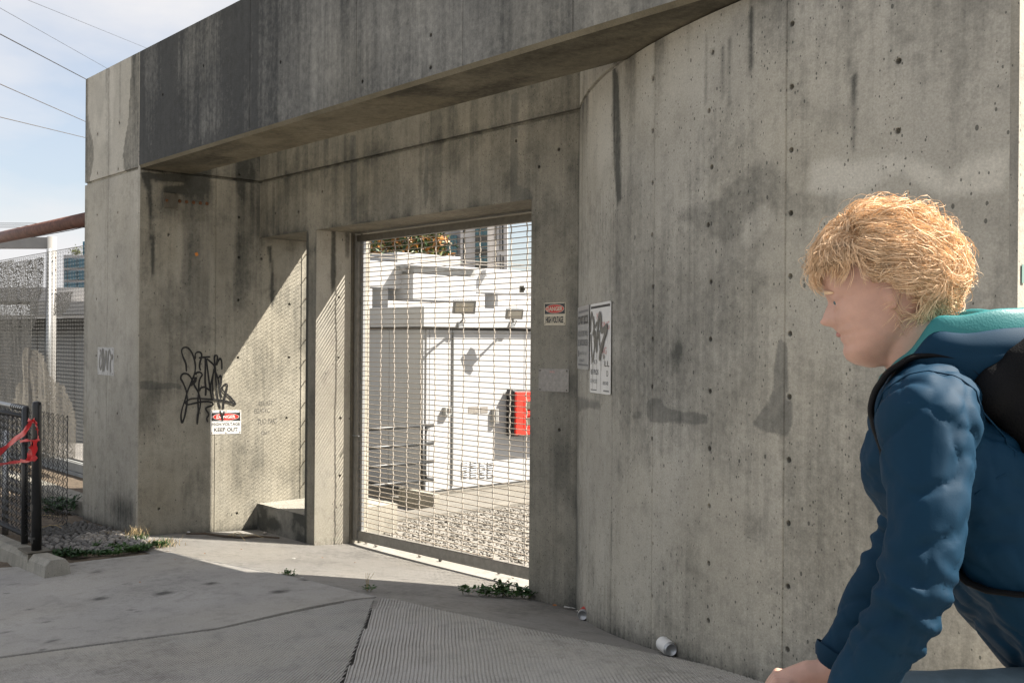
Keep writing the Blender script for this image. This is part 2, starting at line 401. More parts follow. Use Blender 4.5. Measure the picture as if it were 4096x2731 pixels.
def skin(name, fn, us, vs, mat, parent, holes=(), keep=None, wear=None, grooves=(), lines=(), step=.022, hr=.0115):
    def fill(a):
        o = []
        for p, q in zip(a[:-1], a[1:]):
            n = max(1, round((q-p)/step)); o += [p+(q-p)*k/n for k in range(n)]
        return o+[a[-1]]
    us = sorted(set(us)); vs = sorted(set(vs))
    uu = fill(us); vv = fill(vs)
    for g in grooves: vv = [z for z in vv if abs(z-g) > .018]+[g-.013, g-.010, g+.010, g+.013]
    for g in lines: uu = [z for z in uu if abs(z-g) > .009]+[g-.005, g, g+.005]
    uu = sorted(uu); vv = sorted(vv); nu, nv = len(uu), len(vv)
    disp = np.zeros((nu, nv))
    for g in grooves:
        for j, z in enumerate(vv):
            if abs(z-g) < .0105: disp[:, j] = .02
    for g in lines:
        i = int(np.argmin([abs(z-g) for z in uu])); disp[i, :] = np.maximum(disp[i, :], .006)
    U, V = np.meshgrid(uu, vv, indexing='ij')
    wr = wear(U, V) if wear else (0, 0, 0)
    wr = np.stack([np.clip(np.broadcast_to(a, U.shape), 0, 1.5) for a in wr], -1).reshape(-1, 3).tolist()
    verts = [tuple(fn(uu[i], vv[j], disp[i, j])) for i in range(nu) for j in range(nv)]
    faces = []; dead = set(); extra = []
    used = set()
    for h in holes:
        i = int(np.argmin([abs(z-h[0]) for z in uu])); j = int(np.argmin([abs(z-h[1]) for z in vv]))
        if not (1 < i < nu-2 and 1 < j < nv-2) or (i, j) in used: continue
        cells = [(i-1, j-1), (i, j-1), (i, j), (i-1, j)]
        if any(c in dead for c in cells): continue
        used.add((i, j)); dead.update(cells)
        ring = [(i-1, j-1), (i, j-1), (i+1, j-1), (i+1, j), (i+1, j+1), (i, j+1), (i-1, j+1), (i-1, j)]
        r = h[2] if len(h) > 2 else hr
        extra.append((uu[i], vv[j], r, [a*nv+b for a, b in ring], i*nv+j))
    for i in range(nu-1):
        for j in range(nv-1):
            if (i, j) in dead: continue
            if keep and not keep((uu[i]+uu[i+1])/2, (vv[j]+vv[j+1])/2): continue
            faces.append((i*nv+j, (i+1)*nv+j, (i+1)*nv+j+1, i*nv+j+1))
    for u, v, r, ring, c0 in extra:
        k = len(verts); angs = [-.75, -.5, -.25, 0, .25, .5, .75, 1]
        for dd, rr in ((0, r*1.12), (.004, r), (.022, r*.8)):
            for a in angs: verts.append(tuple(fn(u+math.cos(a*math.pi)*rr, v+math.sin(a*math.pi)*rr, dd))); wr.append([wr[c0][0]+(.25 if dd > 0 else .05), 0, 0])
        for q in range(8):
            q2 = (q+1) % 8
            faces.append((ring[q], ring[q2], k+q2, k+q))
            for s_ in (0, 8): faces.append((k+s_+q, k+s_+q2, k+s_+8+q2, k+s_+8+q))
        faces.append(tuple(k+16+q for q in range(8)))
    me = bpy.data.meshes.new(name); me.from_pydata(verts, [], faces); me.materials.append(MT(mat))
    ca = me.color_attributes.new('wear', 'FLOAT_COLOR', 'POINT')
    ca.data.foreach_set('color', np.c_[np.array(wr), np.ones(len(wr))].astype(np.float32).ravel())
    me.update(); o = bpy.data.objects.new(name, me); link(o, parent); return o
GW = thing('concrete_gateway', 'weathered grey concrete gateway with a heavy beam over a recess and a curved side wall', 'wall')
def uvpoly(pts, pick, toU): return [(toU(p), p.z) for p in (pick(a, b) for a, b in pts)]
def streaks(U, V, f, s, thr=.5, top=None, fade=1.0):
    """runs of dirt below an edge at height `top`"""
    a = sstep(thr, thr+.22, fbm(U*f, V*.35, s, 4))
    if top is not None: a = a*np.exp(-np.clip(top-V, 0, 9)/fade)
    return a
def blob(U, V, u0, v0, ru, rv): return np.exp(-((U-u0)/ru)**2-((V-v0)/rv)**2)
# ---- pier front
def f_pier(u, v, d): return Vector((u, YF+d, v))
def w_pier(U, V):
    g = .55*streaks(U, V, 7, 3, .52, ZT, .9)+.35*np.exp(-np.abs(U-XP)/.05)*(vnoise(V*3, U*0, 5) > .35)+.12
    g = g+1.0*blob(U, V, XC-.28, gz(XC-.3, YF)+.17, .30, .13)*.8+.5*np.exp(-(V-gz(XC, YF))/.06)
    up = (V > ZJ)
    edge = XC-.13-.10*vnoise(V*3.1, U*0+2, 9)-.16*sstep(ZJ+.55, ZJ+.1, V)
    g = g+np.where(up & (U > edge), .55, 0)
    e2 = XP+.05+.16*np.exp(-((V-ZJ-.25)/.25)**2)
    g = g+np.where(up & (U < e2), .42, 0)
    pale = .55*np.where(up & (U < edge) & (U > e2), 1, 0)+.35*sstep(.5, .7, fbm(U*3, V*2, 14))
    return g, pale, 0
PB = gz(XC, YF)-.12
def px_on(pts, pick, toU): return [(toU(p), p.z) for p in (pick(a, b) for a, b in pts)]
pier_h = px_on([(476, 495), (390, 533), (472, 674), (389, 697), (472, 848), (389, 865), (388, 1031), (470, 1021), (387, 1198), (470, 1195), (384, 1421), (469, 1427),
                (383, 1648), (469, 1657), (381, 1868), (466, 1887), (381, 2037)], lambda a, b: ony(a, b, YF), lambda p: p.x)
xl = ony(430, 1000, YF).x
pier = skin('pier', f_pier, [XP, XC-.012], [PB, ZJ, ZT], 'concrete_wall', GW, pier_h, wear=w_pier, grooves=[ZJ], lines=[xl])
# ---- recess side wall (right face of the pier)
def f_side(u, v, d): return Vector((XC-d, u, v))
def side_px(pts): return px_on(pts, lambda a, b: onx(a, b, XC), lambda p: p.y)
crk1 = side_px([(560, 690), (600, 690), (607, 800), (612, 900), (618, 1010), (612, 1100), (604, 1010), (600, 900), (588, 760)])
crk2 = side_px([(1070, 985), (1085, 985), (1092, 1090), (1096, 1190), (1088, 1230), (1082, 1190), (1084, 1090)])
blk = side_px([(580, 690), (760, 705), (750, 728), (620, 722)])
blk2 = side_px([(650, 748), (735, 745), (740, 775), (655, 772)])
patchs = side_px([(556, 1530), (600, 1527), (640, 1533), (725, 1536), (730, 1556), (650, 1560), (560, 1562)])
light_s = side_px([(700, 880), (850, 875), (845, 930), (870, 1100), (840, 1300), (760, 1310), (690, 1100)])
def w_side(U, V):
    g = .75*streaks(U, V, 6, 21, .45, ZJ, .8)+.35*sstep(.42, .75, fbm(U*5, V*3, 22))+.14  # real stains, thickened towards the top to deepen the shade there
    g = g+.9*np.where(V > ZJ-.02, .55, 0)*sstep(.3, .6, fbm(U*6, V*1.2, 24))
    for pl, a in ((crk1, .95), (crk2, 1.0), (blk, 1.0), (blk2, .9)): g = g+a*soft_poly(U+.012*(vnoise(U*40, V*40, 3)-.5), V, pl)
    g = g+.55*blob(U, V, -.86, 2.72, .12, .10)+.5*blob(U, V, -.5, 2.9, .08, .12)+.45*np.exp(-(V-gz(XC, -.5))/.05)
    g = g+.30*blob(U, V, -.86, 1.2, .12, .16)+.3*blob(U, V, -.2, .62, .14, .2)
    g = g+np.where(U > .45, .35, 0)
    pale = .5*soft_poly(U, V, light_s, .03)+.25*sstep(.5, .7, fbm(U*4, V*2, 28))
    pt = soft_poly(U, V+.02*(vnoise(U*14, V*0, 4)-.5), patchs)
    return g, pale, pt
side_h = side_px([(953, 1429), (944, 2051), (958, 697), (957, 868), (673, 940), (955, 1034), (1050, 1038), (955, 1204), (1155, 1213), (1153, 1432), (1150, 1666), (640, 2030)])
yl = onx(862, 1200, XC).y
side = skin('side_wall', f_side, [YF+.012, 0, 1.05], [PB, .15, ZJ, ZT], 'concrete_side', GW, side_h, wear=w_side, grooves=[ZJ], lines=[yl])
# chamfered arris between the pier face and the side wall, and the solid core behind the skins
MB().add([(XC-.012, YF, PB), (XC, YF+.012, PB), (XC, YF+.012, ZT), (XC-.012, YF, ZT)], [(0, 1, 2, 3)]).build('arris', 'concrete_wall', GW)
core = MB(); core.box((XP, YF+.045, PB), (XC-.045, 1.05, ZT-.001)); core.build('pier_core', 'concrete_wall', GW)
# ---- beam
def f_beam(u, v, d): return Vector((u, YF+d, v))
def w_beam(U, V):
    wx = 1.0-.34*sstep(-2.4, -1.2, U)-.22*sstep(-.6, .9, U)
    g = wx*(.58+.74*fbm(U*2.6, V*.5, 41, 5)+.55*fbm(U*.9+3, V*1.6, 43, 4))-.22
    g = g+.35*streaks(U, V, 5.5, 44, .5)*(.4+wx*.6)+.22*np.exp(-(V-ZJ)/.10)*wx
    g = g+.5*np.exp(-np.abs(U-XC-.03)/.05)*.8
    pale = .8*blob(U, V, -2.75, ZJ+.18, .10, .34)+.5*blob(U, V, -.5, ZJ+.35, .12, .5)+.55*sstep(.0, 1.2, U)*sstep(.4, .65, fbm(U*2.5, V*.6, 47))
    return g, pale, 0
BX1 = 3.014
beam_h = px_on([(815, 265), (650, 385), (1722, 150), (1722, 270), (1120, 250), (1450, 330)], lambda a, b: ony(a, b, YF), lambda p: p.x)
bl = [ony(a, 200, YF).x for a in (1000, 1425, 1850, 2290)]
skin('beam', f_beam, [XC+.004, .7, BX1-.012], [ZJ+.022, ZT], 'concrete_beam', GW, beam_h, wear=w_beam, lines=bl)
def f_sof(u, v, d): return Vector((u, v, ZJ+d))
def w_sof(U, V):
    g = .34+.9*fbm(U*1.6, V*7, 51, 5)*sstep(.40, .58, fbm(U*1.1, V*2.6, 53))  # streaky grime over an even darkening that adds the underside's shade
    return g, .6*sstep(.52, .66, fbm(U*2.2, V*3.4, 55)), 0
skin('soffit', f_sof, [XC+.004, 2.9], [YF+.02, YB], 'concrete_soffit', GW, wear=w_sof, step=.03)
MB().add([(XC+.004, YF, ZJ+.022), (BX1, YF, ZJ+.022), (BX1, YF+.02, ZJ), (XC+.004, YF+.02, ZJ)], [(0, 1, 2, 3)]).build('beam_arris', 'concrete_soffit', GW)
MB().box((XC+.004, YF+.04, ZJ+.03), (BX1-.02, YB-.001, ZT-.001)).build('beam_core', 'concrete_beam', GW)
# ---- back wall
def f_back(u, v, d): return Vector((u, d, v))
def bk(pts): return px_on(pts, lambda a, b: ony(a, b, 0), lambda p: p.x)
st1 = bk([(1400, 545), (1425, 540), (1428, 700), (1425, 880), (1405, 885), (1402, 700)])
st2 = bk([(2045, 378), (2075, 368), (2073, 560), (2070, 740), (2128, 760), (2130, 800), (2040, 812), (2042, 600)])
st3 = bk([(1700, 590), (1715, 588), (1716, 780), (1700, 850), (1693, 780)])
def w_back(U, V):
    g = .16+.5*streaks(U, V, 9, 61, .47, ZT, 1.6)+.35*sstep(.5, .8, fbm(U*4, V*3, 63))
    g = g+.55*np.exp(-(V-ZL)/.035)*(U < XJ)*sstep(.3, .5, vnoise(U*9, V*0, 65))+.3*np.exp(-np.abs(V-ZJ)/.03)
    g = g+.4*np.exp(-(V-gz(0, 0))/.10)*(U > XJ)+.6*blob(U, V, -.1, 1.35, .10, .06)+.5*blob(U, V, -.14, .9, .12, .2)+.5*blob(U, V, XF1-.08, 2.35, .12, .05)
    g = g+.6*np.exp(-np.abs(U)/.02)*.5
    pt = soft_poly(U+.01*(vnoise(U*30, V*12, 6)-.5), V, st1)+soft_poly(U+.01*(vnoise(U*30, V*12, 7)-.5), V, st2)+.8*soft_poly(U, V, st3)
    pale = .35*sstep(.48, .7, fbm(U*3, V*1.5, 67))
    return g, pale, pt
def keep_back(u, v): return not ((XF1 < u < XJ and v < ZL) or (XC < u < XF2 and v < ZL))
back_h = bk([(2160, 665), (2232, 599), (2060, 560), (1290, 770), (1195, 850), (1100, 855), (2240, 1720), (2085, 1160)])
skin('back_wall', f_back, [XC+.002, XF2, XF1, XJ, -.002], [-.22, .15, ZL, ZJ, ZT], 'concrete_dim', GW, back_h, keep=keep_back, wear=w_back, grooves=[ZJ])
# reveal of the gate opening, fin, lintel, kerb across the small opening
def f_rev(u, v, d): return Vector((XF1-d, u, v))
def w_rev(U, V):
    g = .25*streaks(U, V, 8, 71, .5, ZL, .7)+.9*np.where(np.abs(U-.16-.02*vnoise(V*6, U*0, 2)) < .022, 1, 0)*sstep(1.9, 2.1, V)+.8*np.where((np.abs(U-.30) < .018), 1, 0)*sstep(2.25, 2.35, V)
    return g+.4*blob(U, V, .18, 2.2, .06, .1)+.35*np.exp(-(V+.08)/.08), .3, 0
rev_h = px_on([(1359, 1191), (1355, 1429), (1358, 1667), (1355, 1901)], lambda a, b: onx(a, b, XF1), lambda p: p.y)
skin('gate_reveal', f_rev, [.002, WT], [-.25, ZL], 'concrete_wall', GW, rev_h, wear=w_rev)
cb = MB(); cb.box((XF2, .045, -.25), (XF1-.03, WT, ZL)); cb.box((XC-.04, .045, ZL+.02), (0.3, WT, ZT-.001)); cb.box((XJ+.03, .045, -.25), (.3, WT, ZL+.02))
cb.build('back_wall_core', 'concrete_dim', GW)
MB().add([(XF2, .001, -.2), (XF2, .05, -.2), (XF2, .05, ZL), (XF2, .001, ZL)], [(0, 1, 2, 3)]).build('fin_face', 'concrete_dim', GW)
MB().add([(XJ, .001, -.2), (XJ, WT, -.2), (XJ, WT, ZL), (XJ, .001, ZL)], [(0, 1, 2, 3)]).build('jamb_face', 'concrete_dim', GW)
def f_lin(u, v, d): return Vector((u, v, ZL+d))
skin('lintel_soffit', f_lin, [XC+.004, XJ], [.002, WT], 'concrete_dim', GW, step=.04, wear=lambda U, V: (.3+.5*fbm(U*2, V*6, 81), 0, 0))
def f_kt(u, v, d): return Vector((u, v, .15-d))
kb = MB(); kb.box((XC+.003, .0, -.25), (XF2-.003, 1.0, .15))
def w_kf(U, V): return .35+.9*sstep(.42, .7, fbm(U*4, V*6, 85))+.3*sstep(-3.5, -3.2, U), 0, 0
skin('kerb_face', f_back, [XC+.003, XF2], [-.25, .148], 'concrete_kerb', GW, wear=w_kf)
MB().box((XC+.003, .04, -.25), (XF2-.003, .95, .148)).build('kerb', 'concrete_kerb', GW)
skin('kerb_top', f_kt, [XC+.003, XF2-.003], [.0, .95], 'concrete_kerb', GW, wear=lambda U, V: (.15, .5, 0), step=.04)
# ---- curved wall
def ap(pts): return px_on(pts, onarc, arc_u)
wedge = ap([(3122, 1345), (3135, 1370), (3150, 1385), (3152, 1560), (3165, 1590), (3172, 1650), (3170, 1700), (3145, 1748), (3060, 1725), (3000, 1700), (3020, 1680), (3070, 1610), (3090, 1560), (3098, 1450), (3110, 1380)])
pat1 = ap([(2585, 1610), (2610, 1590), (2640, 1595), (2660, 1625), (2720, 1645), (2800, 1650), (2828, 1658), (2833, 1690), (2780, 1700), (2700, 1690), (2610, 1690), (2585, 1660)])
pat2 = ap([(2310, 1580), (2350, 1590), (2400, 1600), (2405, 1640), (2360, 1635), (2330, 1640), (2312, 1660)])
pat3 = ap([(2525, 1650), (2560, 1640), (2580, 1660), (2560, 1675), (2530, 1675)])
sk1 = ap([(2452, 265), (2475, 290), (2482, 500), (2485, 800), (2470, 820), (2455, 700), (2450, 500)])
band = ap([(2880, 780), (3000, 665), (3080, 650), (3140, 700), (3180, 760), (3260, 760), (3330, 740), (3380, 800), (3330, 850), (3220, 880), (3120, 870), (3080, 800), (3020, 830), (2970, 930), (2890, 960), (2700, 860)])
palew = ap([(2960, 860), (3020, 830), (3060, 800), (3120, 870), (3060, 930), (2990, 1010), (2955, 960)])
pale2 = ap([(3240, 640), (3330, 620), (3420, 640), (3560, 600), (3700, 640), (3800, 720), (3880, 640), (4040, 600), (4040, 760), (3900, 790), (3760, 800), (3600, 700), (3450, 780), (3300, 800), (3215, 770)])
runs = [ap([(u0, v0), (u0+8, v0), (u0+7, v1), (u0+2, v1)]) for u0, v0, v1 in ((2822, 140, 420), (2884, 180, 400), (2908, 160, 430), (2990, 60, 300), (3000, 40, 280), (3400, 225, 430), (3410, 300, 600))]
def w_arc(U, V):
    top = sstep(2.35, 2.7, V)
    sides = sstep(.0, .5, U)
    g = .04+.26*sstep(.44, .72, fbm(U*1.5, V*1.4, 101, 5))*(1-.6*top)+.07*streaks(U, V, 9, 103, .5)*(1-.35*top)
    g = g+.6*streaks(U, V, 9, 105, .45, ZJ, .25)*sides+.75*np.exp(-np.abs(U-.02)/.03)*.5
    g = g+.75*soft_poly(U+.05*(fbm(U*4, V*2, 107)-.5), V, sk1)+.6*(U < .45)*np.exp(-(ZJ-V)/.35)*(V < ZJ)
    for rp in runs: g = g+.8*soft_poly(U+.012*(vnoise(U*0, V*9, 3)-.5), V, rp)
    g = g+.28*soft_poly(U+.06*(fbm(U*5, V*5, 109)-.5), V+.06*(fbm(U*5, V*5, 111)-.5), band)
    fl = np.vectorize(lambda a: gz(arc_pos(a, 0).x, arc_pos(a, 0).y))(U[:, 0])[:, None]
    g = g+.55*np.exp(-np.clip(V-fl, 0, 9)/.07)+.27*sstep(.28, .6, fbm(U*2.2, V*2.2, 113))*sstep(2.1, 1.5, V)*(1-.5*sstep(1.6, 2.2, U))
    for (u0, v0, ru, rv) in ((2700, 1420, .05, .07), (2720, 1400, .03, .04), (3020, 2110, .06, .06), (2480, 1880, .06, .07), (2470, 1110, .05, .2), (2560, 1300, .14, .2), (2880, 1240, .25, .12), (3050, 1120, .04, .03)):
        p = onarc(u0, v0); g = g+(.38 if ru < .1 else .13)*blob(U, V, arc_u(p), p.z, ru, rv)
    g = g+.35*sstep(2.25, 2.45, U)*fbm(U*3, V*.8, 117)*sstep(2.2, 2.8, V)
    pale = .5*soft_poly(U, V, palew)+.8*soft_poly(U+.03*(fbm(U*5, V*5, 119)-.5), V, pale2, .03)
    pale = pale+.62*top*sides*sstep(.35, .6, fbm(U*1.4, V*.5, 121))*sstep(2.4, 1.9, U)+.25*sstep(.5, .7, fbm(U*2.5, V*2.5, 123))
    jg = U+.02*(vnoise(U*20, V*20, 8)-.5)
    pt = soft_poly(U, V, wedge)+soft_poly(jg, V, pat1)+.75*soft_poly(jg, V, pat2)+.75*soft_poly(U, V, pat3)
    return g, pale, pt
arc_h = ap([(2613, 310), (2613, 518), (2612, 726), (2844, 209), (2842, 438), (2841, 666), (2838, 889), (3168, 99), (3165, 349), (3163, 598), (3160, 845), (2611, 932), (2610, 1141), (2610, 1346),
            (2610, 1554), (2608, 1763), (2608, 1971), (2838, 1118), (2838, 1346), (2836, 1573), (2836, 1802), (2836, 2025), (3159, 1097), (3159, 1344), (3159, 1593), (3156, 1849), (3153, 2090), (2608, 2179),
            (2607, 2388), (2835, 2255), (2833, 2484), (3154, 2595), (3155, 2351), (3591, 245), (3590, 527), (3590, 797), (3590, 1060), (3590, 1320), (3590, 1580), (3590, 1850)])
al = [arc_u(onarc(a, 1300)) for a in (2352, 2452, 2613, 3138)]
skin('curved_wall', arc_pos, [.002, LARC, LTOT-.02], [-.15, ZJ, ZT], 'concrete_wall', GW, [h+(.0112,) for h in arc_h], wear=w_arc, lines=al, grooves=[ZJ+.004])
ac = MB(); n = 24; vs_ = []
for k in range(n+1):
    a = arc_pos(LTOT*k/n if k < n else LTOT-.03, 0, .05); vs_.append(a)
fs_ = []; k0 = 0
poly = [(p.x, p.y) for p in vs_]+[(2.98, -.42), (1.7, -.3), (.9, .15), (.3, WT)]
ac.add([(x, y, -.2) for x, y in poly]+[(x, y, ZT-.002) for x, y in poly], [tuple(reversed(range(len(poly)))), tuple(range(len(poly), 2*len(poly)))]+[(i, (i+1) % len(poly), len(poly)+(i+1) % len(poly), len(poly)+i) for i in range(len(poly))])
ac.build('curved_wall_core', 'concrete_wall', GW)
def f_end(u, v, d): return Vector((3.014-d, u, v))
skin('wall_end', f_end, [CY-CR+.02, -.40], [-.1, ZT], 'concrete_wall', GW, wear=lambda U, V: (.2*fbm(U*5, V*2, 131), .3, 0), step=.04)
MB().add([(3.014-.02, CY-CR, -.1), (3.014, CY-CR+.02, -.1), (3.014, CY-CR+.02, ZT), (3.014-.02, CY-CR, ZT)], [(0, 1, 2, 3)]).build('wall_end_arris', 'concrete_kerb', GW)
for (u0, v0, h0) in ((4090, 1095, .06), (4086, 1290, .03)):
    p = onx(u0, v0, 3.0165); MB().box((3.0165, p.y-.008, p.z-h0/2), (3.0185, p.y+.012, p.z+h0/2)).build('paint_mark', 'teal_mark', GW)
# ================================================================== ground
def sheet(name, xs, ys, zf, mat):
    nx, ny = len(xs), len(ys)
    v = [(x, y, zf(x, y)) for x in xs for y in ys]
    f = [(i*ny+j, (i+1)*ny+j, (i+1)*ny+j+1, i*ny+j+1) for i in range(nx-1) for j in range(ny-1)]
    o = MB().add(v, f).build(name, mat, smooth=True); return o
def rangef(a, b, s_): return [a+(b-a)*k/max(1, round((b-a)/s_)) for k in range(max(1, round((b-a)/s_))+1)]
gx = [-900, -300, -120, -60, -30, -18]+rangef(-12, 8, .2)+[12, 20, 40, 120, 300, 900]
gy = [-900, -300, -120, -60, -30, -15]+rangef(-10, 5, .2)+[8, 15, 30, 60, 120, 300, 900]
tag(sheet('ground', gx, gy, lambda x, y: gz(x, y)-.035, 'ground_far'), kind='structure')
def flat_slab(name, poly, mat, parent, off=0.0, res=.05, wear=None, thick=.10, rough=.0):
    poly = [Vector((p[0], p[1])) for p in poly]; n = len(poly)
    dense = []
    for a, b in zip(poly, poly[1:]+poly[:1]):
        k = max(1, int((b-a).length/res)); dense += [a+(b-a)*(i/k) for i in range(k)]
    xs = [p.x for p in poly]; ys = [p.y for p in poly]
    X, Y = np.meshgrid(np.arange(min(xs), max(xs), res), np.arange(min(ys), max(ys), res)); X = X.ravel(); Y = Y.ravel()
    X = X+rng.uniform(-.2, .2, len(X))*res
    ok = inpoly(X, Y, [(p.x, p.y) for p in poly])
    D = np.array([(p.x, p.y) for p in dense])
    near = np.array([np.min((D[:, 0]-a)**2+(D[:, 1]-b)**2) > (res*.5)**2 if o_ else False for a, b, o_ in zip(X, Y, ok)])
    pts = dense+[Vector((a, b)) for a, b in zip(X[near], Y[near])]
    nd = len(dense)
    vo, _, fo, *_ = geometry.delaunay_2d_cdt(pts, [(i, (i+1) % nd) for i in range(nd)], [], 1, 1e-5)
    V = [(p.x, p.y, gz(p.x, p.y)+off+(rough*(vnoise(p.x*9, p.y*9, 3)-.5) if rough else 0)) for p in vo]
    me = bpy.data.meshes.new(name); k = len(V)
    top = [tuple(f) for f in fo]
    V2 = V+[(p.x, p.y, gz(p.x, p.y)+off-thick) for p in dense]
    idx = {}
    for i, p in enumerate(vo): idx[(round(p.x, 4), round(p.y, 4))] = i
    side_f = []
    for i in range(nd):
        a = idx.get((round(dense[i].x, 4), round(dense[i].y, 4))); b = idx.get((round(dense[(i+1) % nd].x, 4), round(dense[(i+1) % nd].y, 4)))
        if a is not None and b is not None: side_f.append((a, k+i, k+(i+1) % nd, b))
    me.from_pydata(V2, [], top+side_f); me.materials.append(MT(mat))
    if wear:
        A = np.array(V2); wr = wear(A[:, 0], A[:, 1]); wr = np.stack([np.broadcast_to(q, (len(A),)) for q in wr], -1)
        ca = me.color_attributes.new('wear', 'FLOAT_COLOR', 'POINT'); ca.data.foreach_set('color', np.c_[wr, np.ones(len(A))].astype(np.float32).ravel())
    me.polygons.foreach_set('use_smooth', [i < len(top) for i in range(len(me.polygons))]); me.update()
    return child(name, me, parent)
K = 4096/2352
def gp(pts): return [ong(a*K, b*K) for a, b in pts]
drive = bpy.data.objects.new('driveway', None); link(drive); tag(drive, kind='structure')
walk = bpy.data.objects.new('sidewalk', None); link(walk); tag(walk, kind='structure')
def w_apron(x, y):
    return .10+.25*sstep(.45, .7, fbm(x*2, y*2, 201))+.5*np.exp(-np.abs(y-.02)/.05)*(x > XJ), .2*sstep(.5, .7, fbm(x*3, y*3, 203)), 0
apron_poly = [(XC, 1.05), (XC, 0), (XC, YF-.05)]+[(p.x, p.y) for p in gp([(300, 1252), (392, 1285), (560, 1325), (690, 1350), (862, 1400), (1000, 1425), (1330, 1500), (1650, 1560)])]+[(2.6, -1.5), (3.3, -1.6), (3.3, -.9), (2.2, -.8), (1.2, -.55), (.3, .3), (.3, 1.0)]
flat_slab('apron', apron_poly, 'apron', drive, off=-.006, res=.06, wear=w_apron)
Bp = gp([(-260, 1330), (0, 1303), (120, 1297), (392, 1268), (480, 1287), (580, 1306), (690, 1327), (800, 1354), (864, 1370), (500, 1441), (0, 1507), (-260, 1545)])
spots = [(ong(a*K, b*K), ra, rb) for a, b, ra, rb in ((374, 1362, .055, .05), (485, 1339, .04, .035), (230, 1374, .05, .045), (640, 1358, .06, .05), (575, 1302, .03, .03), (700, 1331, .04, .03))]
rlg = random.Random(15); gum = [((rlg.uniform(-5, 1), rlg.uniform(-3.4, -1.6)), rlg.uniform(.012, .03), 0) for _ in range(46)]
def w_B(x, y):
    g = .03+.16*sstep(.45, .7, fbm(x*1.6, y*1.6, 211))
    for p, ra, rb in gum: g = g+.8*np.exp(-(((x-p[0])**2+(y-p[1])**2)/(ra*ra))**2)
    for p, ra, rb in spots: g = g+1.0*np.exp(-(((x-p.x)**2+(y-p.y)**2)/(ra*ra))**1.5)
    return g, .3*sstep(.5, .75, fbm(x*2.5, y*2.5, 213)), 0
flat_slab('slab', [(p.x, p.y) for p in Bp], 'slab_plain', walk, off=.0, res=.035, wear=w_B)
def tined(name, poly, dirv, pitch, mat, deep, patchy, sd, wob=.004):
    """concrete raked with parallel grooves before it set"""
    d = Vector(dirv).normalized(); q = Vector((-d.y, d.x)); pol = [Vector((p[0], p[1])) for p in poly]
    ps = [p.dot(q) for p in pol]; vs = []; fs = []; wr = []
    k0 = math.floor(min(ps)/pitch); k1 = math.ceil(max(ps)/pitch)
    prof = [(0, 0), (.30, 0), (.40, -1), (.60, -1), (.70, 0), (1.0, 0)]
    for k in range(k0, k1):
        pc = (k+.5)*pitch; ts = []
        for a, b in zip(pol, pol[1:]+pol[:1]):
            pa, pb = a.dot(q)-pc, b.dot(q)-pc
            if pa*pb < 0: ts.append((a+(b-a)*(pa/(pa-pb))).dot(d))
        if len(ts) < 2: continue
        t0, t1 = min(ts), max(ts)
        n = max(1, int((t1-t0)/.045)); base = len(vs)
        for i in range(n+1):
            t = t0+(t1-t0)*i/n
            for fr, dz in prof:
                p_ = (k+fr)*pitch; wv = wob*(math.sin(t*9+p_*1.3)+.6*math.sin(t*23+p_*2.1+1))
                x, y = d.x*t+q.x*(p_+wv), d.y*t+q.y*(p_+wv)
                dd = deep*(1-patchy+patchy*float(sstep(.38, .6, fbm(x*2.2, y*2.2, sd))))*(.7+.6*float(vnoise(t*30, k*7.3, sd+3)))
                if fr in (.4, .6) and patchy == 0 : pass
                vs.append((x, y, gz(x, y)+.0+dz*dd)); wr.append(.25*float(sstep(.5, .8, fbm(x*1.7, y*1.7, sd+5))))
        m_ = len(prof)
        for i in range(n):
            for j in range(m_-1): a = base+i*m_+j; fs.append((a, a+m_, a+m_+1, a+1))
    me = bpy.data.meshes.new(name); me.from_pydata(vs, [], fs); me.materials.append(MT(mat))
    w4 = np.zeros((len(vs), 4), np.float32); w4[:, 0] = wr; w4[:, 3] = 1
    ca = me.color_attributes.new('wear', 'FLOAT_COLOR', 'POINT'); ca.data.foreach_set('color', w4.ravel()); me.update()
    return child(name, me, walk)
Cp = gp([(-120, 1528), (0, 1511), (500, 1445), (860, 1375), (835, 1440), (783, 1568), (745, 1680), (-120, 1900)])
a_, b_ = ong(1150*K*1.0, 1568*K), None
c0, c1 = ong(230*K, 1568*K), ong(300*K, 1528*K)
tined('slab', [(p.x, p.y) for p in Cp], (c1-c0).xy, .016, 'slab_tined', .009, .45, 221, wob=.0015)
Dp = gp([(874, 1372), (905, 1374), (1000, 1397), (1330, 1467), (1500, 1500), (1650, 1531), (1745, 1563), (1960, 1640), (2500, 1760), (2500, 2000), (500, 2000), (790, 1568), (840, 1440)])
d0, d1 = ong(985*K, 1560*K), ong(990*K, 1420*K)
tined('slab', [(p.x, p.y) for p in Dp], (d1-d0).xy, .0165, 'slab_tined', .0065, .45, 231, wob=.0014)
# ================================================================== sliding gate of crimped wire
GY = .40
gate = thing('wire_gate', 'tan crimped wire mesh gate with a flat steel bottom rail', 'gate', (-1.7, GY, 0))
def gfl(x): return gz(x, GY)
x0, x1 = XF1+.012, XJ+.35
botL = ony(1442, 2122, GY).z; botR = ony(2116, 2268, GY).z
slope = (botR-botL)/(ony(2116, 2268, GY).x-ony(1442, 2122, GY).x)
def gbot(x): return botL+slope*(x-ony(1442, 2122, GY).x)
fr = MB(); hb = .082
fr.obox(((x0+x1)/2, GY-.012, gbot((x0+x1)/2)-hb/2), ((x1-x0)/2, 0, slope*(x1-x0)/2), (0, .004, 0), (0, 0, hb/2)).build('bottom_rail', 'gate_frame', gate)
MB().obox(((x0+x1)/2, GY+.004, gbot((x0+x1)/2)+.001), ((x1-x0)/2, 0, slope*(x1-x0)/2), (0, .02, 0), (0, 0, .003)).build('rail_flange', 'gate_frame', gate)
topz = ZL-.02
